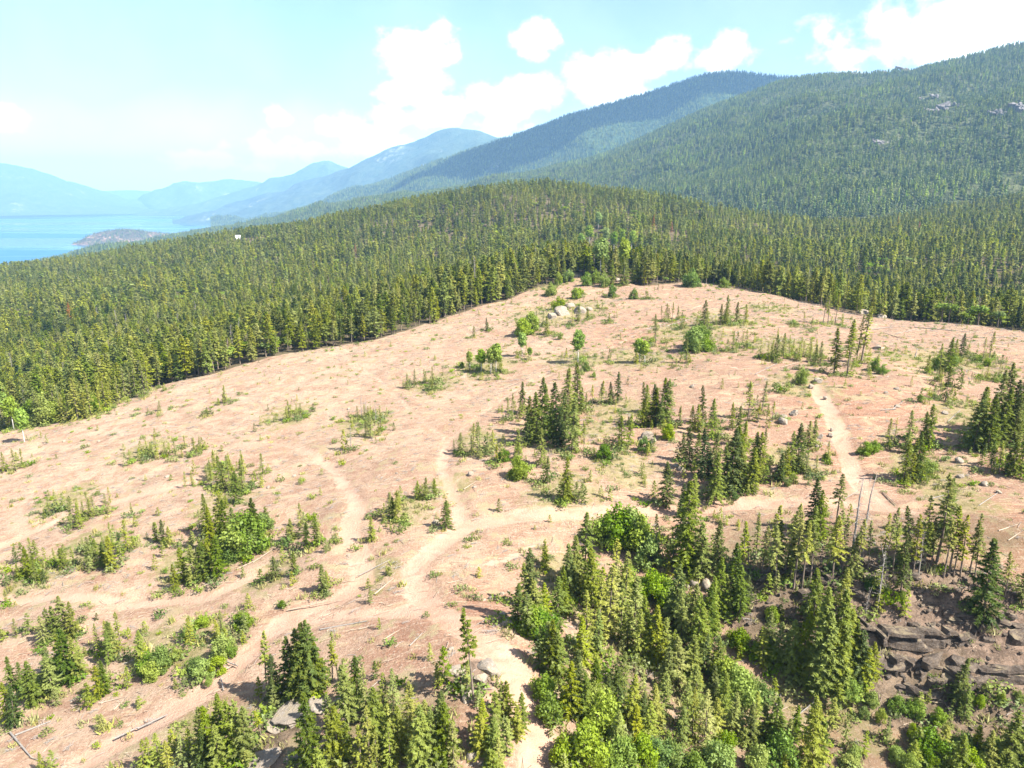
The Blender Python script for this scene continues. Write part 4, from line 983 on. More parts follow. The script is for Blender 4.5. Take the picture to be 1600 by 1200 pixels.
# ---------------------------------------------------------------- tree shapes
def tube(rng, path, radii, n=6):
    path = np.array(path, float); V = []; Fs = []
    for k, (p, r) in enumerate(zip(path, radii)):
        d = path[min(k + 1, len(path) - 1)] - path[max(k - 1, 0)]
        d = d / (np.linalg.norm(d) + 1e-9)
        a = np.cross(d, [0.3, 0.9, 0.1]); a /= np.linalg.norm(a) + 1e-9
        b = np.cross(d, a)
        for j in range(n):
            t = 2 * math.pi * j / n
            V.append(p + r * (math.cos(t) * a + math.sin(t) * b))
    for k in range(len(path) - 1):
        for j in range(n):
            q = [k * n + j, k * n + (j + 1) % n, (k + 1) * n + (j + 1) % n, (k + 1) * n + j]
            Fs.append((q[0], q[1], q[2])); Fs.append((q[0], q[2], q[3]))
    Fs.append((0, 2, 1)); Fs.append((0, 3, 2)); 
    m = (len(path) - 1) * n
    Fs.append((m, m + 1, m + 2)); Fs.append((m, m + 2, m + 3))
    return np.array(V), np.array(Fs)

def join(parts):
    V = []; Fs = []; o = 0
    for v, f in parts:
        V.append(v); Fs.append(f + o); o += len(v)
    return np.concatenate(V), np.concatenate(Fs)

def conifer(seed, h, rmax, nbr, ntw, t0, prof, twl, tww, droop=0.25, sparse=0.0, lean=0.0, up=0.35):
    """returns (trunk verts, faces), (crown verts, faces); unit metres, base at the origin"""
    g = np.random.default_rng(seed)
    bend = g.normal(0, 0.012 * h, 2) * (1 + 6 * lean)
    axis_at = lambda z: np.array([bend[0] * (z / h) ** 2, bend[1] * (z / h) ** 2, z])
    zs = [-0.35, h * 0.03, h * 0.35, h * 0.7, h * 0.985]
    r0 = 0.0105 * h + 0.03
    trunk = tube(g, [axis_at(max(z, 0)) + np.array([0, 0, min(z, 0)]) for z in zs], [r0 * 1.25, r0, r0 * 0.75, r0 * 0.42, r0 * 0.08])
    tris = []
    for i in range(nbr):
        t = (i + g.random()) / nbr
        if g.random() < sparse * (1.0 - 0.6 * t): continue
        z = h * (t0 + (0.985 - t0) * t ** 0.92)
        L = rmax * prof(t) * g.uniform(0.62, 1.18) + 0.02 * h * (1 - t)
        a = i * 2.39996 + g.normal(0, 0.35)
        dr = np.array([math.cos(a), math.sin(a), 0.0]); pr = np.array([-dr[1], dr[0], 0.0])
        sl = up * (t * 1.7 - 0.55) + g.normal(0, 0.10)
        base = axis_at(z)
        n = max(2, int(round(ntw * (0.35 + 0.65 * L / (rmax + 1e-6)))))
        for k in range(n):
            s = 0.18 + 0.82 * (k + g.random() * 0.6) / n
            P = base + dr * L * s + np.array([0, 0, L * (sl * s - droop * s * s)])
            for sd_ in (-1, 1):
                ln = twl * (1.15 - 0.55 * s) * g.uniform(0.7, 1.3) * (0.45 + 0.55 * L / rmax)
                wd = tww * g.uniform(0.7, 1.35)
                td = dr * g.uniform(0.25, 0.9) + pr * sd_ * g.uniform(0.4, 1.0) + np.array([0, 0, g.normal(-0.16, 0.30)])
                td = td / np.linalg.norm(td)
                sdv = np.cross(td, np.array([g.normal(0, 0.6), g.normal(0, 0.6), 1.0])); sdv = sdv / (np.linalg.norm(sdv) + 1e-9)
                A = P - sdv * wd * 0.5; B = P + sdv * wd * 0.5; C = P + td * ln
                tris += [A, B, C]
            if g.random() < 0.55:   # a hanging spray below the branch
                td = dr * g.uniform(-0.1, 0.7) + np.array([g.normal(0, .25), g.normal(0, .25), -g.uniform(0.3, 0.9)])
                td = td / np.linalg.norm(td)
                tris += [P - pr * tww * 0.45, P + pr * tww * 0.45, P + td * twl * g.uniform(0.45, 0.8)]
        tip = base + dr * L + np.array([0, 0, L * (sl - droop)])
        tris += [tip - pr * tww * 0.4 - dr * twl * 0.3, tip + pr * tww * 0.4 - dr * twl * 0.3, tip + dr * twl * 0.35 + np.array([0, 0, 0.06])]
    top = axis_at(h)
    for k in range(4):
        a = k * math.pi / 4
        q = np.array([math.cos(a), math.sin(a), 0]) * tww * 0.35
        tris += [top - q - np.array([0, 0, h * 0.05]), top + q - np.array([0, 0, h * 0.05]), top]
    V = np.array(tris)
    return trunk, (V, np.arange(len(V)).reshape(-1, 3))

def dome_crown(seed, blobs, n, leaf):
    """leaf-sized faces spread through lumpy ellipsoids; blobs: (centre, radii)"""
    g = np.random.default_rng(seed)
    vol = np.array([r[0] * r[1] * r[2] for c, r in blobs]) ** 0.67
    cnt = np.maximum(8, (n * vol / vol.sum()).astype(int))
    tris = []
    for (c, r), k in zip(blobs, cnt):
        d = g.normal(size=(k, 3)); d /= np.linalg.norm(d, axis=1)[:, None]
        rad = g.uniform(0.30, 1.0, k) ** 0.5 * (1 + 0.34 * np.sin(d[:, 0] * 7 + seed) * np.cos(d[:, 2] * 6 + d[:, 1] * 5)) * np.where(g.random(k) < .12, 1.28, 1.0)
        P = np.array(c) + d * rad[:, None] * np.array(r)
        keep = P[:, 2] > 0.03
        P, d = P[keep], d[keep]
        nrm = d + g.normal(0, 0.55, d.shape); nrm /= np.linalg.norm(nrm, axis=1)[:, None]
        a = np.cross(nrm, g.normal(size=d.shape)); a /= np.linalg.norm(a, axis=1)[:, None]
        b = np.cross(nrm, a)
        s = leaf * g.uniform(0.6, 1.35, len(P))[:, None]
        tris.append(np.stack([P - a * s * 0.6, P + a * s * 0.6 + b * s * 0.1, P + b * s * 1.1], 1).reshape(-1, 3))
    V = np.concatenate(tris)
    return V, np.arange(len(V)).reshape(-1, 3)

def shrub(seed, h=3.0):
    g = np.random.default_rng(seed)
    blobs = []; stems = []
    nb = 9
    for i in range(nb):
        a = i * 2.4 + g.normal(0, .3); rr = h * 0.36 * math.sqrt((i + .5) / nb)
        z = h * g.uniform(0.30, 0.86) * (1 - 0.35 * rr / (h * .36)); q = h * g.uniform(0.10, 0.23)
        c = (rr * math.cos(a), rr * math.sin(a), z)
        blobs.append((c, (q, q, q * g.uniform(0.8, 1.3))))
        if i % 2 == 0:
            stems.append(tube(g, [(g.normal(0, .05), g.normal(0, .05), -0.2), (c[0] * .4, c[1] * .4, z * .5), c], [0.035, 0.025, 0.01], 4))
    blobs.append(((0, 0, h * 0.78), (h * .17, h * .17, h * .20)))
    for i in range(4):
        a = i * 1.6 + g.random(); blobs.append(((h * .3 * math.cos(a), h * .3 * math.sin(a), h * .16), (h * .16, h * .16, h * .16)))
    return join(stems), dome_crown(seed, blobs, 3000, 0.050 * h)

def aspen(seed, h=10.0):
    g = np.random.default_rng(seed)
    blobs = []; stems = [tube(g, [(0, 0, -0.3), (g.normal(0, .1), g.normal(0, .1), h * .4), (g.normal(0, .2), g.normal(0, .2), h * .9)], [0.014 * h + .02, 0.010 * h, 0.02], 6)]
    for i in range(11):
        t = i / 10; z = h * (0.50 + 0.44 * t); rr = h * 0.13 * math.sin(math.pi * (0.18 + 0.72 * t)) * g.uniform(.5, 1.2); a = i * 2.4
        q = h * g.uniform(0.065, 0.11)
        c = (rr * math.cos(a), rr * math.sin(a), z)
        blobs.append((c, (q, q, q)))
        stems.append(tube(g, [(0, 0, z - h * .12), c], [0.004 * h, 0.002 * h], 4))
    return join(stems), dome_crown(seed, blobs, 1500, 0.042 * h)

def snag(seed, h=10.0):
    g = np.random.default_rng(seed)
    trunk = tube(g, [(0, 0, -0.3), (0, 0, h * .4), (g.normal(0, .15), g.normal(0, .15), h * .75), (g.normal(0, .3), g.normal(0, .3), h)], [0.011 * h + .02, 0.009 * h, .006 * h, .002 * h], 6)
    tw = []
    for i in range(46):
        z = h * g.uniform(0.22, 0.97); a = g.random() * 6.28; L = h * 0.10 * (1.15 - z / h) * g.uniform(.4, 1.4) + .15
        p = np.array([0, 0, z]); e = p + np.array([math.cos(a) * L, math.sin(a) * L, g.normal(-.12, .2) * L])
        tw.append(tube(g, [p, (p + e) / 2 + np.array([0, 0, -.05 * L]), e], [.0028 * h, .002 * h, .001 * h], 3))
    return trunk, join(tw)

cone = lambda p: (lambda t: max(0.0, 1 - t) ** p)
dense = lambda t: min(1.0, 0.55 + t * 3.0) * max(0.0, 1 - t) ** 0.82
ragged = lambda t: (0.75 + 0.25 * math.sin(t * 23)) * min(1.0, .5 + t * 2.2) * max(0.0, 1 - t) ** 0.7

def shape_pair(key, made, mt, mc):
    (tv, tf), (cv, cf) = made
    return (mesh_from(key + '_trunk', tv, tf, mt, smooth=True), mesh_from(key + '_crown', cv, cf, mc))

H0 = 10.0
SHAPES = {}
SHAPES['s'] = [shape_pair('spruce', conifer(100 + i, H0, [1.85, 2.1, 2.3, 2.0, 2.5, 1.8, 2.2][i], [104, 108, 114, 102, 110, 100, 108][i], 13, [0.05, 0.07, 0.04, 0.10, 0.06, 0.12, 0.05][i],
                                               [dense, cone(.9), dense, ragged, dense, ragged, cone(.8)][i], 0.60, 0.205, [.25, .3, .2, .35, .28, .3, .22][i], sparse=[0, .05, 0, .15, .05, .2, .1][i]), M['bark'], M['spruce']) for i in range(7)]
SHAPES['y'] = [shape_pair('young_spruce', conifer(150 + i, H0, [2.2, 2.5, 2.0, 2.4][i], [86, 92, 82, 90][i], 12, .03, [dense, ragged, cone(.8), ragged][i], 0.66, 0.23, .12, sparse=[.05, .15, .1, .2][i], up=.5), M['bark'], M['young']) for i in range(4)]
SHAPES['p'] = [shape_pair('pine', conifer(200 + i, H0, [1.2, 1.35, 1.05, 1.3, 1.15][i], [64, 68, 58, 66, 56][i], 8, [0.30, 0.36, 0.45, 0.25, 0.40][i],
                                             [ragged, dense, ragged, ragged, dense][i], 0.50, 0.22, .12, sparse=[.25, .2, .35, .3, .3][i], lean=.3, up=.5), M['bark'], M['pine']) for i in range(5)]
SHAPES['l'] = [shape_pair('larch', conifer(300 + i, H0, [1.6, 1.9, 2.2, 1.7][i], [70, 74, 78, 66][i], 9, [0.05, 0.04, 0.06, 0.08][i],
                                              [dense, ragged, cone(.75), ragged][i], 0.58, 0.20, .15, sparse=[.15, .2, .1, .25][i], up=.55), M['bark'], M['larch']) for i in range(4)]
SHAPES['r'] = [shape_pair('red_pine', conifer(400 + i, H0, 1.25, 60, 6, .2, dense, .6, .26, .2, sparse=.2), M['bark'], M['red']) for i in range(2)]
SHAPES['b'] = [shape_pair('shrub', shrub(500 + i), M['bark'], M['leaf']) for i in range(5)]
SHAPES['a'] = [shape_pair('aspen', aspen(600 + i), M['white_bark'], M['aspen']) for i in range(3)]
SHAPES['d'] = [shape_pair('snag', snag(700 + i), M['dead'], M['dead']) for i in range(3)]
SHAPES['e'] = [shape_pair('fir', conifer(800 + i, H0, [1.35, 1.2, 1.45, 1.1, 1.3][i], [62, 58, 64, 54, 60][i], 6, [0.14, 0.24, 0.10, 0.32, 0.2][i],
                                            [dense, ragged, dense, ragged, dense][i], 0.66, 0.32, .22, sparse=[.05, .15, .0, .2, .1][i]), M['bark'], [M['pine'], M['young'], M['spruce'], M['young'], M['pine']][i]) for i in range(5)]
UNIT = {'s': H0, 'p': H0, 'l': H0, 'r': H0, 'b': 3.0, 'a': 10.0, 'd': 10.0, 'e': H0}
PARTS = {'b': ('stems', 'foliage'), 'd': ('trunk', 'twigs')}
CAT = {'s': 'spruce', 'p': 'pine', 'l': 'larch', 'r': 'dead tree', 'b': 'shrub', 'a': 'aspen', 'd': 'dead tree', 'e': 'fir'}

rng = random.Random(11)
def plant(kind, x, y, h, name, label, group, tilt=0.03):
    tm, cm = rng.choice(SHAPES['y' if kind == 's' and h < 7.6 and rng.random() < .62 else kind])
    root = bpy.data.objects.new(name, None)
    scene.collection.objects.link(root)
    root.empty_display_size = 0.5
    k = h / UNIT[kind]
    wide = rng.uniform(0.9, 1.2)
    if kind in 'spl' and h < 6.5: wide *= 1.0 + (6.5 - h) * 0.07      # young trees are stouter
    if kind == 'b': wide *= rng.uniform(0.72, 1.1)
    root.location = (x, y, gz(x, y) - 0.05)
    root.rotation_euler = (rng.gauss(0, tilt), rng.gauss(0, tilt), rng.uniform(0, 6.28))
    root.scale = (k * wide, k * wide, k)
    pn = PARTS.get(kind, ('trunk', 'crown'))
    link(pn[0], tm, root); link(pn[1], cm, root)
    tag(root, label, CAT[kind], group)
    return root

TREE_XY = []
for (c, k), lst in TREES.items():
    for i, (x, y, h) in enumerate(lst):
        size = 'tall ' if h > 10.5 else ('young ' if h < 4.6 and k in 'spl' else ('low ' if k == 'b' and h < 2.4 else ''))
        if len(lst) > 1:
            lab = f"{size}{LOOK[k]} {PLACE[c]}, {ordinal(i + 1)} from the lake side"
        else:
            lab = f"{size}{LOOK[k]} {PLACE[c]}"
        plant(k, x, y, h, NAME[k], lab, LOOK[k].split()[-1] + 's ' + PLACE[c], 0.05 if k in 'pd' else 0.025)
        TREE_XY.append((x, y, h))

# first row of the standing forest
pts = []
carry = 0.0
E = np.array(CLEARING_EDGE)
for a, b in zip(E[:-1], E[1:]):
    L = float(np.hypot(*(b - a))); s = carry
    while s < L:
        pts.append(a + (b - a) * s / L); s += rng.uniform(3.0, 5.0)
    carry = s - L
k = 0
for p in pts:
    x, y = float(p[0] + rng.gauss(0, 1.2)), float(p[1] + rng.uniform(0.5, 4.5))
    if abs(x) > 0.74 * y or k >= 109: continue
    if 26 < x < 58 and y > 300 and rng.random() < .6: continue
    k += 1
    h = rng.uniform(8.5, 13.5) if x > -90 else rng.uniform(8, 15)
    plant('e', x, y, h, 'fir_tree', f"fir in the front row of the standing forest, {ordinal(k)} from the lake side", 'firs of the forest front row')

# ---------------------------------------------------------------- scattered masses (stuff)
PROTO = {}
def proto_collection(name, meshes):
    c = bpy.data.collections.new(name)
    for i, me in enumerate(meshes):
        o = bpy.data.objects.new(f"{name}_{i:02d}", me)
        c.objects.link(o)
    return c

def scatter(name, pts, rot, scl, idx, coll, label, cat):
    me = bpy.data.meshes.new(name)
    me.vertices.add(len(pts)); me.vertices.foreach_set('co', np.asarray(pts, np.float32).ravel())
    a = me.attributes.new('rot', 'FLOAT_VECTOR', 'POINT'); a.data.foreach_set('vector', np.asarray(rot, np.float32).ravel())
    a = me.attributes.new('scl', 'FLOAT_VECTOR', 'POINT'); a.data.foreach_set('vector', np.asarray(scl, np.float32).ravel())
    a = me.attributes.new('pick', 'INT', 'POINT'); a.data.foreach_set('value', np.asarray(idx, np.int32))
    o = link(name, me)
    tree = bpy.data.node_groups.new(name + '_nodes', 'GeometryNodeTree')
    tree.interface.new_socket('Geometry', in_out='INPUT', socket_type='NodeSocketGeometry')
    tree.interface.new_socket('Geometry', in_out='OUTPUT', socket_type='NodeSocketGeometry')
    gi = tree.nodes.new('NodeGroupInput'); go = tree.nodes.new('NodeGroupOutput')
    iop = tree.nodes.new('GeometryNodeInstanceOnPoints')
    ci = tree.nodes.new('GeometryNodeCollectionInfo')
    ci.inputs['Collection'].default_value = coll
    ci.inputs['Separate Children'].default_value = True
    ci.inputs['Reset Children'].default_value = True
    def attr(nm, ty):
        n = tree.nodes.new('GeometryNodeInputNamedAttribute'); n.data_type = ty
        n.inputs['Name'].default_value = nm
        return n.outputs[0]
    L = tree.links.new
    L(gi.outputs[0], iop.inputs['Points']); L(ci.outputs[0], iop.inputs['Instance'])
    iop.inputs['Pick Instance'].default_value = True
    L(attr('pick', 'INT'), iop.inputs['Instance Index'])
    L(attr('rot', 'FLOAT_VECTOR'), iop.inputs['Rotation'])
    L(attr('scl', 'FLOAT_VECTOR'), iop.inputs['Scale'])
    L(iop.outputs[0], go.inputs[0])
    md = o.modifiers.new('scatter', 'NODES'); md.node_group = tree
    tag(o, label, cat, kind='stuff')
    return o

roundtop = lambda t: max(0.05, math.sin(math.pi * min(1.0, 0.22 + 0.76 * t))) * (0.8 + 0.2 * math.sin(t * 19))
def lod_tree(seed, kind, mat, nbr, ntw, twl, tww, bare):
    (tv, tf), (cv, cf) = conifer(seed, H0, {'s': 2.15, 'p': 1.8, 'o': 2.0}[kind], nbr, ntw, bare, {'s': dense, 'p': ragged, 'o': roundtop}[kind], twl, tww, .22)
    V, Fc = join([(tv, tf), (cv, cf)])
    mi = np.r_[np.zeros(len(tf)), np.ones(len(cf))]
    return mesh_from('forest_tree', V, Fc, [M['bark'], mat], mi)

g = np.random.default_rng(5)
mid_protos = [lod_tree(900 + i, 's', [M['spruce'], M['young'], M['young'], M['spruce']][i], 62, 5, 0.95, 0.56, [.10, .16, .06, .2][i]) for i in range(4)]
mid_protos += [lod_tree(910 + i, 'p', M['pine'], 56, 5, 0.85, 0.52, [.24, .2, .32][i]) for i in range(3)]
(tv, tf), (cv, cf) = aspen(920); V_, F_ = join([(tv, tf), (cv[:900], cf[:300])])
mid_protos.append(mesh_from('forest_tree', V_, F_, [M['bark'], M['leaf']], np.r_[np.zeros(len(tf)), np.ones(300)]))
(tv, tf), (cv, cf) = snag(930); V_, F_ = join([(tv, tf), (cv, cf)])
mid_protos.append(mesh_from('forest_tree', V_, F_, [M['dead']]))
mid_protos += [lod_tree(935 + i, 'o', [M['pine'], M['young'], M['larch']][i], 50, 5, 0.85, 0.52, [.22, .12, .3][i]) for i in range(3)]
C_mid = proto_collection('forest_tree_near', mid_protos)
far_protos = [lod_tree(940 + i, 's', [M['pine'], M['young'], M['young']][i], 30, 3, 1.35, 1.0, .10) for i in range(3)] + [lod_tree(950 + i, 'p', [M['larch'], M['young'], M['pine']][i], 28, 3, 1.25, 0.95, .18) for i in range(3)]
(tv, tf), (cv, cf) = aspen(960); far_protos.append(mesh_from('forest_tree', cv[:600] * np.array([1.5, 1.5, 1]), cf[:200], [M['leaf']]))
far_protos += [lod_tree(965 + i, 'o', [M['pine'], M['young'], M['spruce']][i], 26, 3, 1.25, 0.95, .15) for i in range(3)]
C_far = proto_collection('forest_tree_far', far_protos)
def spike(seed, mat):
    gg = np.random.default_rng(seed); tr = []
    for k in range(14):
        z = 0.10 + 0.75 * k / 14; r = 0.19 * (1 - z) + 0.03; a = k * 2.4
        d = np.array([math.cos(a), math.sin(a), 0]); q = np.array([-d[1], d[0], 0])
        tr += [np.array([0, 0, z + .18]) - q * r * .6, np.array([0, 0, z + .18]) + q * r * .6, d * r * 1.25 + np.array([0, 0, z - .05])]
    tr += [np.array([-.05, 0, .8]), np.array([.05, 0, .8]), np.array([0, 0, 1.02]), np.array([0, -.05, .8]), np.array([0, .05, .8]), np.array([0, 0, 1.0])]
    return mesh_from('forest_spike', np.array(tr), np.arange(len(tr)).reshape(-1, 3), [mat])
C_spike = proto_collection('forest_spike', [spike(1, M['slope_tree']), spike(2, M['slope_tree']), spike(3, M['forest_far']), spike(4, M['forest_far']), spike(5, M['leaf'])])

def jitter_grid(x0, x1, y0, y1, s):
    xs = np.arange(x0, x1, s); ys = np.arange(y0, y1, s)
    X, Y = np.meshgrid(xs, ys)
    X = X + g.uniform(-.48, .48, X.shape) * s; Y = Y + g.uniform(-.48, .48, X.shape) * s
    return X.ravel(), Y.ravel()

def forest(name, ylo, yhi, s, coll, weights, label, hmean):
    X, Y = jitter_grid(-0.9 * yhi, 0.9 * yhi, ylo * 0.6, yhi, s)
    D = np.hypot(X, Y)
    keep = (np.abs(X) < 0.86 * Y + 30) & (D > ylo) & (D <= yhi) & ~inside(EDGE_POLY, X, Y)
    keep &= np.hypot(X - HOUSE[0], Y - HOUSE[1] + 8) > 17
    for key in (('aspen', 'a'), ('redpine', 'r')):
        for (tx, ty, th_) in TREES[key]:
            d_ = math.hypot(tx, ty); ux, uy = tx / d_, ty / d_
            al = (tx - X) * ux + (ty - Y) * uy; ac = np.abs((tx - X) * uy - (ty - Y) * ux)
            keep &= ~((al > -4) & (al < (95 if key[1] == 'a' else 45)) & (ac < (5.0 if key[1] == 'a' else 3.0)))
    gap = fbm(X / 35, Y / 35, 3, 88)
    keep &= g.random(X.shape) > np.where(gap > 0.36, 0.72, 0.07)
    X, Y = X[keep], Y[keep]
    Z = ground_z(X, Y) - 0.2
    patch = fbm(X / 90, Y / 90, 3, 91)
    Hh = hmean * (1 + 0.30 * patch) * g.uniform(0.5, 1.2, X.shape)
    k = Hh / H0
    wd = k * g.uniform(0.95, 1.5, X.shape)
    pick = g.choice(len(weights), size=X.shape, p=np.array(weights) / np.sum(weights))
    leafy = fbm(X / 45, Y / 45, 2, 95)
    il = 7 if len(weights) > 10 else 6
    pick = np.where((leafy > 0.50) & (g.random(X.shape) < .45), il, pick)
    Hh = np.where(pick == il, Hh * .8, Hh); k = Hh / H0
    rot = np.stack([g.normal(0, .03, X.shape), g.normal(0, .03, X.shape), g.uniform(0, 6.28, X.shape)], -1)
    scatter(name, np.stack([X, Y, Z], -1), rot, np.stack([wd, wd, k], -1), pick, coll, label, 'forest')
    print(name, len(X))
forest('standing_forest', 150, 620, 4.6, C_mid, [3, 2, 3, 2, 3, 3, 2, .35, .7, 2.2, 2, 1.4], 'dense standing conifer forest behind the logged clearing', 13.5)
forest('hill_forest', 620, 1750, 7.0, C_far, [3, 3, 3, 3, 3, 3, .35, 2.4, 2.4, 2], 'conifer forest covering the round hill and side valley', 14.5)

def slope_forest(name, P, n, hmean, label, vmax, seed, keepf=None):
    gg = np.random.default_rng(seed)
    nv, nu = P.shape[:2]
    A, B, Cc, Dd = P[:-1, :-1], P[:-1, 1:], P[1:, 1:], P[1:, :-1]
    area = np.linalg.norm(np.cross(B - A, Dd - A), axis=-1)
    area[int(nv * vmax):] = 0
    cx = A[..., 0]; cyy = A[..., 1]
    area[np.abs(cx) > 0.84 * cyy] = 0
    area[A[..., 2] < -249] = 0
    pr = (area / area.sum()).ravel()
    ci = gg.choice(pr.size, size=n, p=pr)
    i, j = np.unravel_index(ci, area.shape)
    u = gg.random(n)[:, None]; v = gg.random(n)[:, None]
    Q = (A[i, j] * (1 - u) + B[i, j] * u) * (1 - v) + (Dd[i, j] * (1 - u) + Cc[i, j] * u) * v
    thin = fbm(Q[:, 0] / 160, Q[:, 1] / 160, 3, seed + 3)
    keep = gg.random(n) > np.where(thin > .38, .65, .03)
    for (x, y, wd, ht) in CRAGS:
        keep &= np.hypot(Q[:, 0] - x, (Q[:, 1] - y + 0.35 * wd) * 0.8) > wd * 0.52
    Q = Q[keep]; n = len(Q)
    Hh = hmean * gg.uniform(.55, 1.25, n) * (1 + .2 * fbm(Q[:, 0] / 300, Q[:, 1] / 300, 2, seed + 5))
    wd = Hh * gg.uniform(.95, 1.5, n)
    pick = gg.choice(5, size=n, p=[.34, .30, .18, .16, .02])
    leafy = fbm(Q[:, 0] / 130, Q[:, 1] / 130, 2, seed + 9)
    pick = np.where((leafy > .45) & (gg.random(n) < .3), 4, pick)
    rot = np.stack([np.zeros(n), np.zeros(n), gg.uniform(0, 6.28, n)], -1)
    Q[:, 2] -= 0.5
    scatter(name, Q, rot, np.stack([wd, wd, Hh], -1), pick, C_spike, label, 'forest')
    print(name, n)
slope_forest('mountainside_forest', P_slope, 120000, 14.0, 'conifer forest clothing the long mountain slope', 0.80, 31)
slope_forest('mountain_forest', P_dark, 70000, 22.0, 'conifer forest on the mountain in cloud shadow', 0.78, 32)
slope_forest('headland_forest', P_head, 1700, 16.0, 'dark conifers on the lake headland', 1.0, 33)

# slash and undergrowth on the clearing
def stick(seed):
    gg = np.random.default_rng(seed)
    return tube(gg, [(-.5, 0, 0.03), (0, gg.normal(0, .03), .05 + gg.normal(0, .02)), (.5, gg.normal(0, .04), .03)], [.018, .016, .008], 4)
stick_meshes = []
for i in range(4):
    v, f = stick(i); stick_meshes.append(mesh_from('slash_stick', v, f, [M['log'] if i % 2 == 0 else M['dead']]))
for i in range(2):
    gg = np.random.default_rng(50 + i)
    parts = []
    for k in range(9):
        v, f = stick(60 + 9 * i + k); a = gg.normal(0, .7); s = gg.uniform(.4, 1.0)
        v = v * np.array([s, 1, 1]); ca, sa = math.cos(a), math.sin(a)
        v = np.stack([v[:, 0] * ca - v[:, 1] * sa + gg.normal(0, .25), v[:, 0] * sa + v[:, 1] * ca + gg.normal(0, .25), v[:, 2] + gg.uniform(0, .12)], -1)
        parts.append((v, f))
    v, f = join(parts); stick_meshes.append(mesh_from('slash_tangle', v, f, [M['log'] if i else M['dead']]))
C_stick = proto_collection('slash_stick', stick_meshes)
X, Y = jitter_grid(-260, 300, 45, 420, 1.35)
keep = inside(EDGE_POLY, X, Y) & (np.abs(X) < .8 * Y + 15)
rows_ = vnoise((X * math.cos(.66) + Y * math.sin(.66)) / 26, (-X * math.sin(.66) + Y * math.cos(.66)) / 5.5, 12)
rm = road_mask(X, Y)
keep &= (g.random(X.shape) < np.clip(.36 + .45 * rows_ + .3 * sstep(60, 130, X) * sstep(150, 220, Y), .06, .95) * (1 - .8 * rm)) 
X, Y = X[keep], Y[keep]; n = len(X)
L_ = g.uniform(.5, 1.0, n) ** 2 * np.where(g.random(n) < .12, 5.5, 2.6) + .4
ang = R(38) + g.normal(0, .55, n); ang = np.where(g.random(n) < .25, g.uniform(0, 6.28, n), ang)
th = g.uniform(0.9, 2.6, n) * (1 + .5 * sstep(150, 260, Y))
pick = g.choice(6, size=n, p=[.28, .12, .22, .08, .18, .12])
scatter('logging_slash', np.stack([X, Y, ground_z(X, Y) - .02], -1), np.stack([g.normal(0, .05, n), g.normal(0, .06, n), ang], -1),
        np.stack([np.where(pick > 3, np.minimum(L_, 1.5), L_ * .85), np.where(pick > 3, np.minimum(L_, 1.5), th), np.where(pick > 3, 1.0, th)], -1), pick, C_stick, 'strewn sticks and broken branches left by logging', 'slash')
print('slash', n)

def tuft(seed, n=26, h=.5, r=.45, wd=.06):
    gg = np.random.default_rng(seed); tr = []
    for k in range(n):
        a = gg.random() * 6.28; q = r * math.sqrt(gg.random()); b = np.array([q * math.cos(a), q * math.sin(a), 0])
        e = b + np.array([gg.normal(0, .16), gg.normal(0, .16), h * gg.uniform(.5, 1.1)])
        s = np.array([math.cos(a * 3), math.sin(a * 3), 0]) * wd
        tr += [b - s, b + s, e]
    return np.array(tr), np.arange(3 * n).reshape(-1, 3)
def herb(seed):
    gg = np.random.default_rng(seed)
    return dome_crown(seed, [((gg.normal(0, .25), gg.normal(0, .25), .25), (.4, .4, .35)) for _ in range(4)], 130, .15)
tm = []
for i in range(3):
    v, f = tuft(i); tm.append(mesh_from('tuft', v, f, [M['grass']]))
for i in range(3):
    v, f = herb(20 + i); tm.append(mesh_from('herb', v, f, [M['herb'] if i else M['leaf']]))
for i in range(3):
    (tv, tf), (cv, cf) = conifer(970 + i, 1.7, .5, 26, 4, .05, dense, .26, .10, .1, up=.6)
    tm.append(mesh_from('sprig', cv, cf, [M['larch'] if i else M['spruce']]))
C_tuft = proto_collection('undergrowth', tm)
X, Y = jitter_grid(-260, 300, 45, 420, 1.5)
keep = inside(EDGE_POLY, X, Y) & (np.abs(X) < .8 * Y + 15)
gr = spots_mask(GREEN, X, Y)
near_tree = np.zeros(X.shape)
for (tx, ty, th_) in TREE_XY:
    near_tree = np.maximum(near_tree, np.exp(-((X - tx) ** 2 + (Y - ty) ** 2) / (2 * (1.3 + .16 * th_) ** 2)))
edge_n = fbm(X / 9, Y / 9, 3, 71)
pr = .05 + .45 * gr * (edge_n > -.2) + .60 * near_tree + .14 * (edge_n > .25)
keep &= g.random(X.shape) < pr * (1 - .9 * road_mask(X, Y))
X, Y = X[keep], Y[keep]; n = len(X)
nt = near_tree[keep]
pick = np.where(g.random(n) < .30 + .35 * nt, g.integers(3, 6, n), g.integers(0, 3, n))
pick = np.where(g.random(n) < .10 + .12 * nt, g.integers(6, 9, n), pick)
s = g.uniform(.5, 1.6, n) * (1 + .7 * nt)
scatter('undergrowth', np.stack([X, Y, ground_z(X, Y) - .04], -1), np.stack([np.zeros(n), np.zeros(n), g.uniform(0, 6.28, n)], -1), np.stack([s, s, s * g.uniform(.6, 1.2, n)], -1), pick, C_tuft,
        'dry grass and low green herbs between the stumps', 'undergrowth')
print('undergrowth', n)

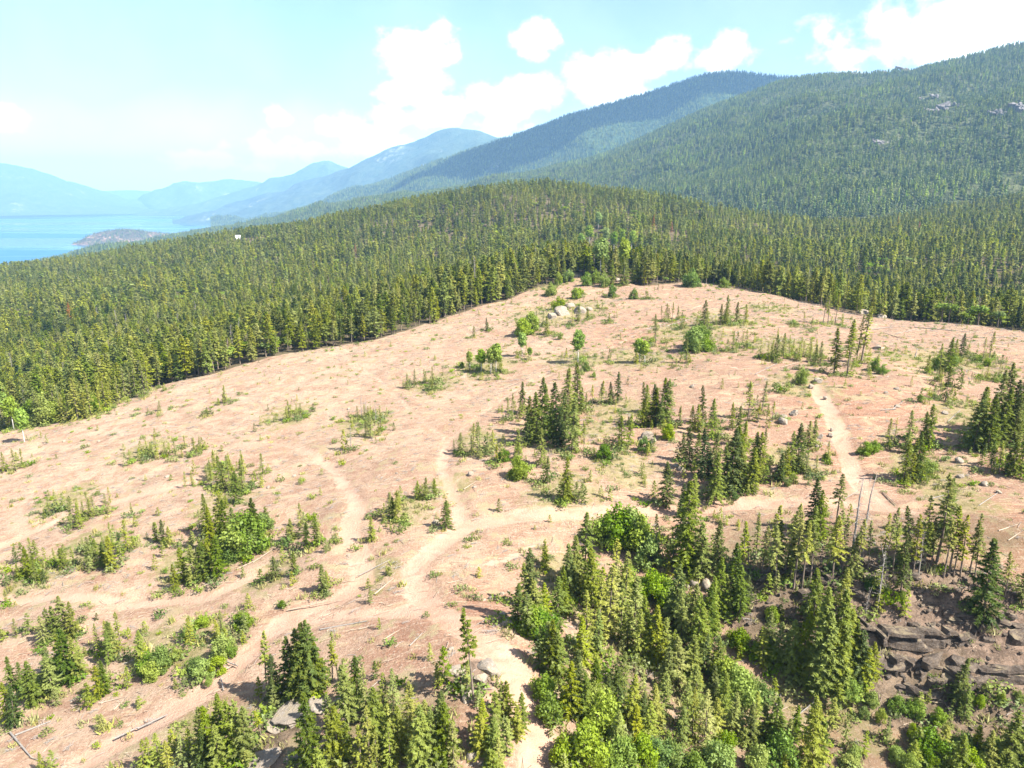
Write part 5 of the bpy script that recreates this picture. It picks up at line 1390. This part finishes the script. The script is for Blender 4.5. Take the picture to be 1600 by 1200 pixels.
# ---------------------------------------------------------------- rocks
def rock_mesh(seed, mat, flat=1.0, cuts=16):
    gg = np.random.default_rng(seed)
    bm = bmesh.new()
    bmesh.ops.create_icosphere(bm, subdivisions=3 if mat is not None else 2, radius=0.5)
    V = np.array([v.co for v in bm.verts])
    for _ in range(cuts):
        nrm = gg.normal(size=3)
        if gg.random() < .65: nrm[2] *= .2
        else: nrm[:2] *= .25
        nrm /= np.linalg.norm(nrm)
        lim = gg.uniform(.20, .40)
        d = V @ nrm
        V = V - np.where(d > lim, d - lim, 0)[:, None] * nrm
    V = V + 0.022 * np.stack([vnoise(V[:, 0] * 5 + seed, V[:, 1] * 5 + V[:, 2] * 3, 3 + k) for k in range(3)], -1)
    V = V + 0.020 * np.stack([vnoise(V[:, 0] * 13 + seed, V[:, 1] * 13 + V[:, 2] * 9, 13 + k) for k in range(3)], -1)
    mx = np.abs(V).max(0); V = V / mx * 0.5
    V[:, 2] = np.where(V[:, 2] < -.25, -.25 + (V[:, 2] + .25) * .3, V[:, 2])
    for v, c in zip(bm.verts, V):
        v.co = c
    me = bpy.data.meshes.new('rock'); bm.to_mesh(me); bm.free()
    me.materials.append(mat)
    return me
ROCKM = [rock_mesh(i, M['rock']) for i in range(7)]
PALEM = [rock_mesh(20 + i, M['pale_rock'], cuts=6) for i in range(4)]
SIZEW = lambda w_: 'large ' if w_ > 3.0 else ('small ' if w_ < 0.8 else '')
for c, lst in ROCKS.items():
    for i, (x, y, wd, hr) in enumerate(lst):
        o = link('rock_slab' if c == 'slab' else 'boulder', rng.choice(PALEM if c in ('slab', 'knollrock', 'trailrock', 'cutrock', 'road') else ROCKM))
        hgt = wd * hr * 1.5
        o.location = (x, y, gz(x, y) + hgt * .12)
        o.scale = (wd * 1.1, wd * rng.uniform(.7, 1.1), hgt)
        if c == 'road':
            o.location.z -= hgt * .22
        if c == 'bluff':
            o.scale = (wd * rng.uniform(.9, 1.7), wd * rng.uniform(.35, .7), hgt * .8)
            o.location.z -= hgt * .12
        if c in ('knollrock', 'slab'):
            o.scale = (wd * 1.2, wd * rng.uniform(.9, 1.4), hgt * .6)
            o.location.z -= hgt * .1
        o.rotation_euler = (rng.gauss(0, .10), rng.gauss(0, .10), rng.uniform(0, 6.28) if c != 'bluff' else rng.gauss(.1, .35))
        tag(o, f"{SIZEW(wd)}{ROCK_LOOK[c]}, {ordinal(i + 1)} from the lake side", 'rock', 'rocks: ' + ROCK_LOOK[c])
# layered ledges of the bluff
def ledge_mesh(pl, height, seed):
    gg = np.random.default_rng(seed)
    p = np.array(pl, float); d = np.r_[0, np.cumsum(np.hypot(*(p[1:] - p[:-1]).T))]
    n = int(d[-1] / 0.35) + 2
    t_ = np.linspace(0, d[-1], n); x = np.interp(t_, d, p[:, 0]); y = np.interp(t_, d, p[:, 1])
    cut = np.sort(gg.uniform(0, d[-1], int(d[-1] / 1.5) + 1)); blk = np.searchsorted(cut, t_)
    off = gg.normal(0, .55, blk.max() + 2)[blk]; hh = height * gg.uniform(.45, 1.15, blk.max() + 2)[blk] * np.sin(np.pi * np.clip(t_ / d[-1], .04, .96)) ** .45
    lip = gg.uniform(.1, .5, blk.max() + 2)[blk]
    zb = ground_z(x, y)
    rows = []
    for (fy, fz, k) in ((2.6, .55, 0), (1.1, .92, 1), (0.0, 1.0, 2), (-.12, .70, 3), (.30, .58, 4), (.20, .30, 5), (-.25, .18, 6), (-.5, -.5, 7)):
        yy = y + fy + off * (k > 0) + .05 * vnoise(t_ * 2.1, t_ * 0 + k, seed + k)
        if k in (2, 3): yy = yy - lip
        rows.append(np.stack([x + .08 * vnoise(t_ * 3, t_ * 0 + k, seed + 9), yy, zb + hh * fz + .05 * vnoise(t_ * 2.7, t_ * 0 + k * 3, seed + 5)], -1))
    P = np.array(rows); m_ = len(rows)
    P[0, :, 2] = np.minimum(P[0, :, 2], ground_z(P[0, :, 0], P[0, :, 1]) - .1)
    ix = np.arange(m_ * n).reshape(m_, n)
    q = np.stack([ix[:-1, :-1], ix[1:, :-1], ix[1:, 1:], ix[:-1, 1:]], -1).reshape(-1, 4)
    return mesh_from('rock_ledge', P, q, M['rock'])
for i, (pl, hgt) in enumerate(LEDGES):
    tag(link('rock_ledge', ledge_mesh(pl, hgt, 300 + i)), f"{['long', 'cracked', 'low', 'dark', 'stepped', 'broken', 'jutting'][i]} brown rock ledge across the bluff, {ordinal(i + 1)} from the lake side", 'rock ledge', 'layered ledges of the bluff')
# loose rubble on the bluff
pts_ = []
for (cx_, cy__, r_) in ROCKY[:9]:
    n_ = int(r_ * 26)
    a_ = g.uniform(0, 6.28, n_); q_ = r_ * 1.3 * np.sqrt(g.random(n_))
    pts_.append(np.stack([cx_ + q_ * np.cos(a_), cy__ + q_ * np.sin(a_)], -1))
pts_ = np.concatenate(pts_); n = len(pts_)
s_ = .14 + .75 * g.random(n) ** 3.2
scatter('rock_rubble', np.c_[pts_, ground_z(pts_[:, 0], pts_[:, 1])], np.stack([g.normal(0, .2, n), g.normal(0, .2, n), g.uniform(0, 6.28, n)], -1),
        np.stack([s_ * g.uniform(.9, 1.8, n), s_, s_ * g.uniform(.4, .9, n)], -1), g.integers(0, 7, n), proto_collection('rubble', ROCKM), 'loose broken stones covering the bluff', 'rubble')
def crag_mesh(seed):
    gg = np.random.default_rng(seed); V = []; Fs = []; o_ = 0
    for k in range(16):
        src = ROCKM[int(gg.integers(0, 7))]
        v = np.array([q.co for q in src.vertices]); f = np.array([tuple(p.vertices) for p in src.polygons])
        sz = np.array([gg.uniform(.14, .42), gg.uniform(.12, .34), gg.uniform(.3, .95)])
        v = v * sz + np.array([gg.normal(0, .22), gg.normal(0, .26), gg.normal(-.05, .10)])
        V.append(v); Fs.append(f + o_); o_ += len(v)
    return mesh_from('crag', np.concatenate(V), np.concatenate(Fs), M['crag'])
CRAGM = [crag_mesh(40 + i) for i in range(4)]
def slope_z(P, x, y):
    d = (P[..., 0] - x) ** 2 + (P[..., 1] - y) ** 2
    return float(P[..., 2].ravel()[np.argmin(d)])
for i, (x, y, wd, ht) in enumerate(CRAGS):
    o = link('rock_crag', rng.choice(CRAGM))
    o.location = (x, y, slope_z(P_slope, x, y) + 1.0); o.scale = (wd * 1.15, ht * 2.6, ht * .9)
    o.rotation_euler = (.42 + rng.gauss(0, .08), rng.gauss(-.1, .12), rng.gauss(0, .25))
    tag(o, f"{'wide' if wd > 35 else 'narrow'} grey crag on the forested mountain slope, {ordinal(i + 1)} from the lake side", 'crag', 'crags on the mountain slope')

# ---------------------------------------------------------------- felled logs
def log_mesh(seed, mat):
    gg = np.random.default_rng(seed)
    parts = [tube(gg, [(0, 0, 0), (.33, gg.normal(0, .008), 0), (.66, gg.normal(0, .01), 0), (1, 0, 0)], [.5, .46, .40, .30], 8)]
    v, f = parts[0]; v = v * np.array([1, 1, 1]); parts = [(v, f)]
    me = mesh_from('log', v, f, mat, smooth=True)
    return me
LOGM = [log_mesh(i, M['log'] if i % 3 else M['dead']) for i in range(4)]
def stub_mesh():
    v, f = tube(None, [(0, 0, 0), (0, 0, 1)], [.5, .25], 5)
    return mesh_from('branch_stub', v, f, M['dead'])
STUB = stub_mesh()
for c, lst in LOGS.items():
    for i, (x1, y1, x2, y2, dia) in enumerate(lst):
        a = Vector((x1, y1, gz(x1, y1) + dia / 200 + .05)); b = Vector((x2, y2, gz(x2, y2) + dia / 250 + .05))
        sag = min((a.z * (1 - q) + b.z * q) - gz(x1 * (1 - q) + x2 * q, y1 * (1 - q) + y2 * q) for q in (.25, .5, .75))
        if sag > .25:
            a.z -= sag - .2; b.z -= sag - .2
        d = b - a; L = d.length; r = dia / 100
        root = bpy.data.objects.new('log', None); scene.collection.objects.link(root)
        root.location = a; root.rotation_euler = d.to_track_quat('X', 'Z').to_euler()
        s = link('stem', rng.choice(LOGM), root); s.scale = (L, r * 1.25, r * 1.25)
        for q in range(3):
            st = link('branch_stub', STUB, root); st.location = (L * rng.uniform(.3, .95), 0, 0)
            st.rotation_euler = (rng.uniform(-1.4, 1.4), rng.uniform(.2, .6), 0); st.scale = (r * .35, r * .35, rng.uniform(.4, 1.1))
        tag(root, f"{'long ' if L > 7 else ''}{LOG_LOOK[c]}, {ordinal(i + 1)} from the lake side", 'log', 'logs: ' + LOG_LOOK[c])

# ---------------------------------------------------------------- white building in the forest
hx, hy = HOUSE; hz = gz(hx, hy)
house = bpy.data.objects.new('white_house', None); scene.collection.objects.link(house); house.location = (hx, hy, hz - .3); house.rotation_euler = (0, 0, .3); house.scale = (.62, .62, .62)
def box(x0, x1, y0, y1, z0, z1):
    v = [(x, y, z) for z in (z0, z1) for y in (y0, y1) for x in (x0, x1)]
    f = [(0, 2, 3, 1), (4, 5, 7, 6), (0, 1, 5, 4), (2, 6, 7, 3), (0, 4, 6, 2), (1, 3, 7, 5)]
    return v, f
v, f = box(-5, 5, -3.5, 3.5, 0, 6.2); link('wall', mesh_from('wall', v, f, M['white_paint']), house)
v = [(-5.4, -4, 6.2), (5.4, -4, 6.2), (5.4, 4, 6.2), (-5.4, 4, 6.2), (-5.4, 0, 8.6), (5.4, 0, 8.6)]
link('roof', mesh_from('roof', v, [(0, 1, 5, 4), (2, 3, 4, 5), (0, 4, 3), (1, 2, 5), (0, 3, 2, 1)], M['white_paint']), house)
v, f = box(-.7, .7, -.05, .05, -.6, .6); wm = mesh_from('window', v, f, M['white_paint'])
v, f = box(-.55, .55, -.07, -.052, -.48, .48); pm = mesh_from('pane', v, f, M['dark_glass'])
for xx, zz in ((-3, 2), (0, 2), (3, 2), (-3, 4.8), (0, 4.8), (3, 4.8)):
    o = link('window', wm, house); o.location = (xx, -3.54, zz)
    link('pane', pm, o)
tag(house, 'small white house standing alone in the forest toward the lake', 'house')

# ---------------------------------------------------------------- cloud that shades the middle mountain (above the frame)
def cloud(name, blobs, label):
    bm = bmesh.new()
    for (x, y, z, rx, ry, rz) in blobs:
        r_ = bmesh.ops.create_icosphere(bm, subdivisions=4, radius=1.0)
        for vv in r_['verts']:
            d = Vector(vv.co)
            n_ = 1 + .16 * float(vnoise(np.array([d.x * 3 + x]), np.array([d.y * 3 + d.z * 2.3]), 8)[0])
            vv.co = Vector((x + d.x * rx * n_, y + d.y * ry * n_, z + d.z * rz * n_))
    me = bpy.data.meshes.new(name); bm.to_mesh(me); bm.free(); me.materials.append(M['cloud'])
    for p in me.polygons: p.use_smooth = True
    return tag(link(name, me), label, 'cloud', kind='stuff')
cloud('cloud', [(1500, 4450, 1900, 700, 420, 130), (2200, 4500, 1930, 750, 460, 150), (1000, 4650, 1890, 500, 300, 110), (2800, 4700, 1900, 500, 420, 120)], 'broad flat cloud high over the middle mountain')

# ---------------------------------------------------------------- haze
hv, hf = box(-17000, 17000, -3500, 25500, -345, 1350)
m, t, out = material('blue_haze')
pv = t.n('ShaderNodeVolumePrincipled')
pv.inputs['Color'].default_value = (0.34, 0.63, 1.0, 1)
pv.inputs['Density'].default_value = HAZE_DENSITY
pv.inputs['Anisotropy'].default_value = 0.0
t.link(pv.outputs[0], out.inputs['Volume'])
haze = link('haze', mesh_from('haze', hv, hf, m))
tag(haze, 'thin blue summer haze filling the valley', 'haze', kind='stuff')
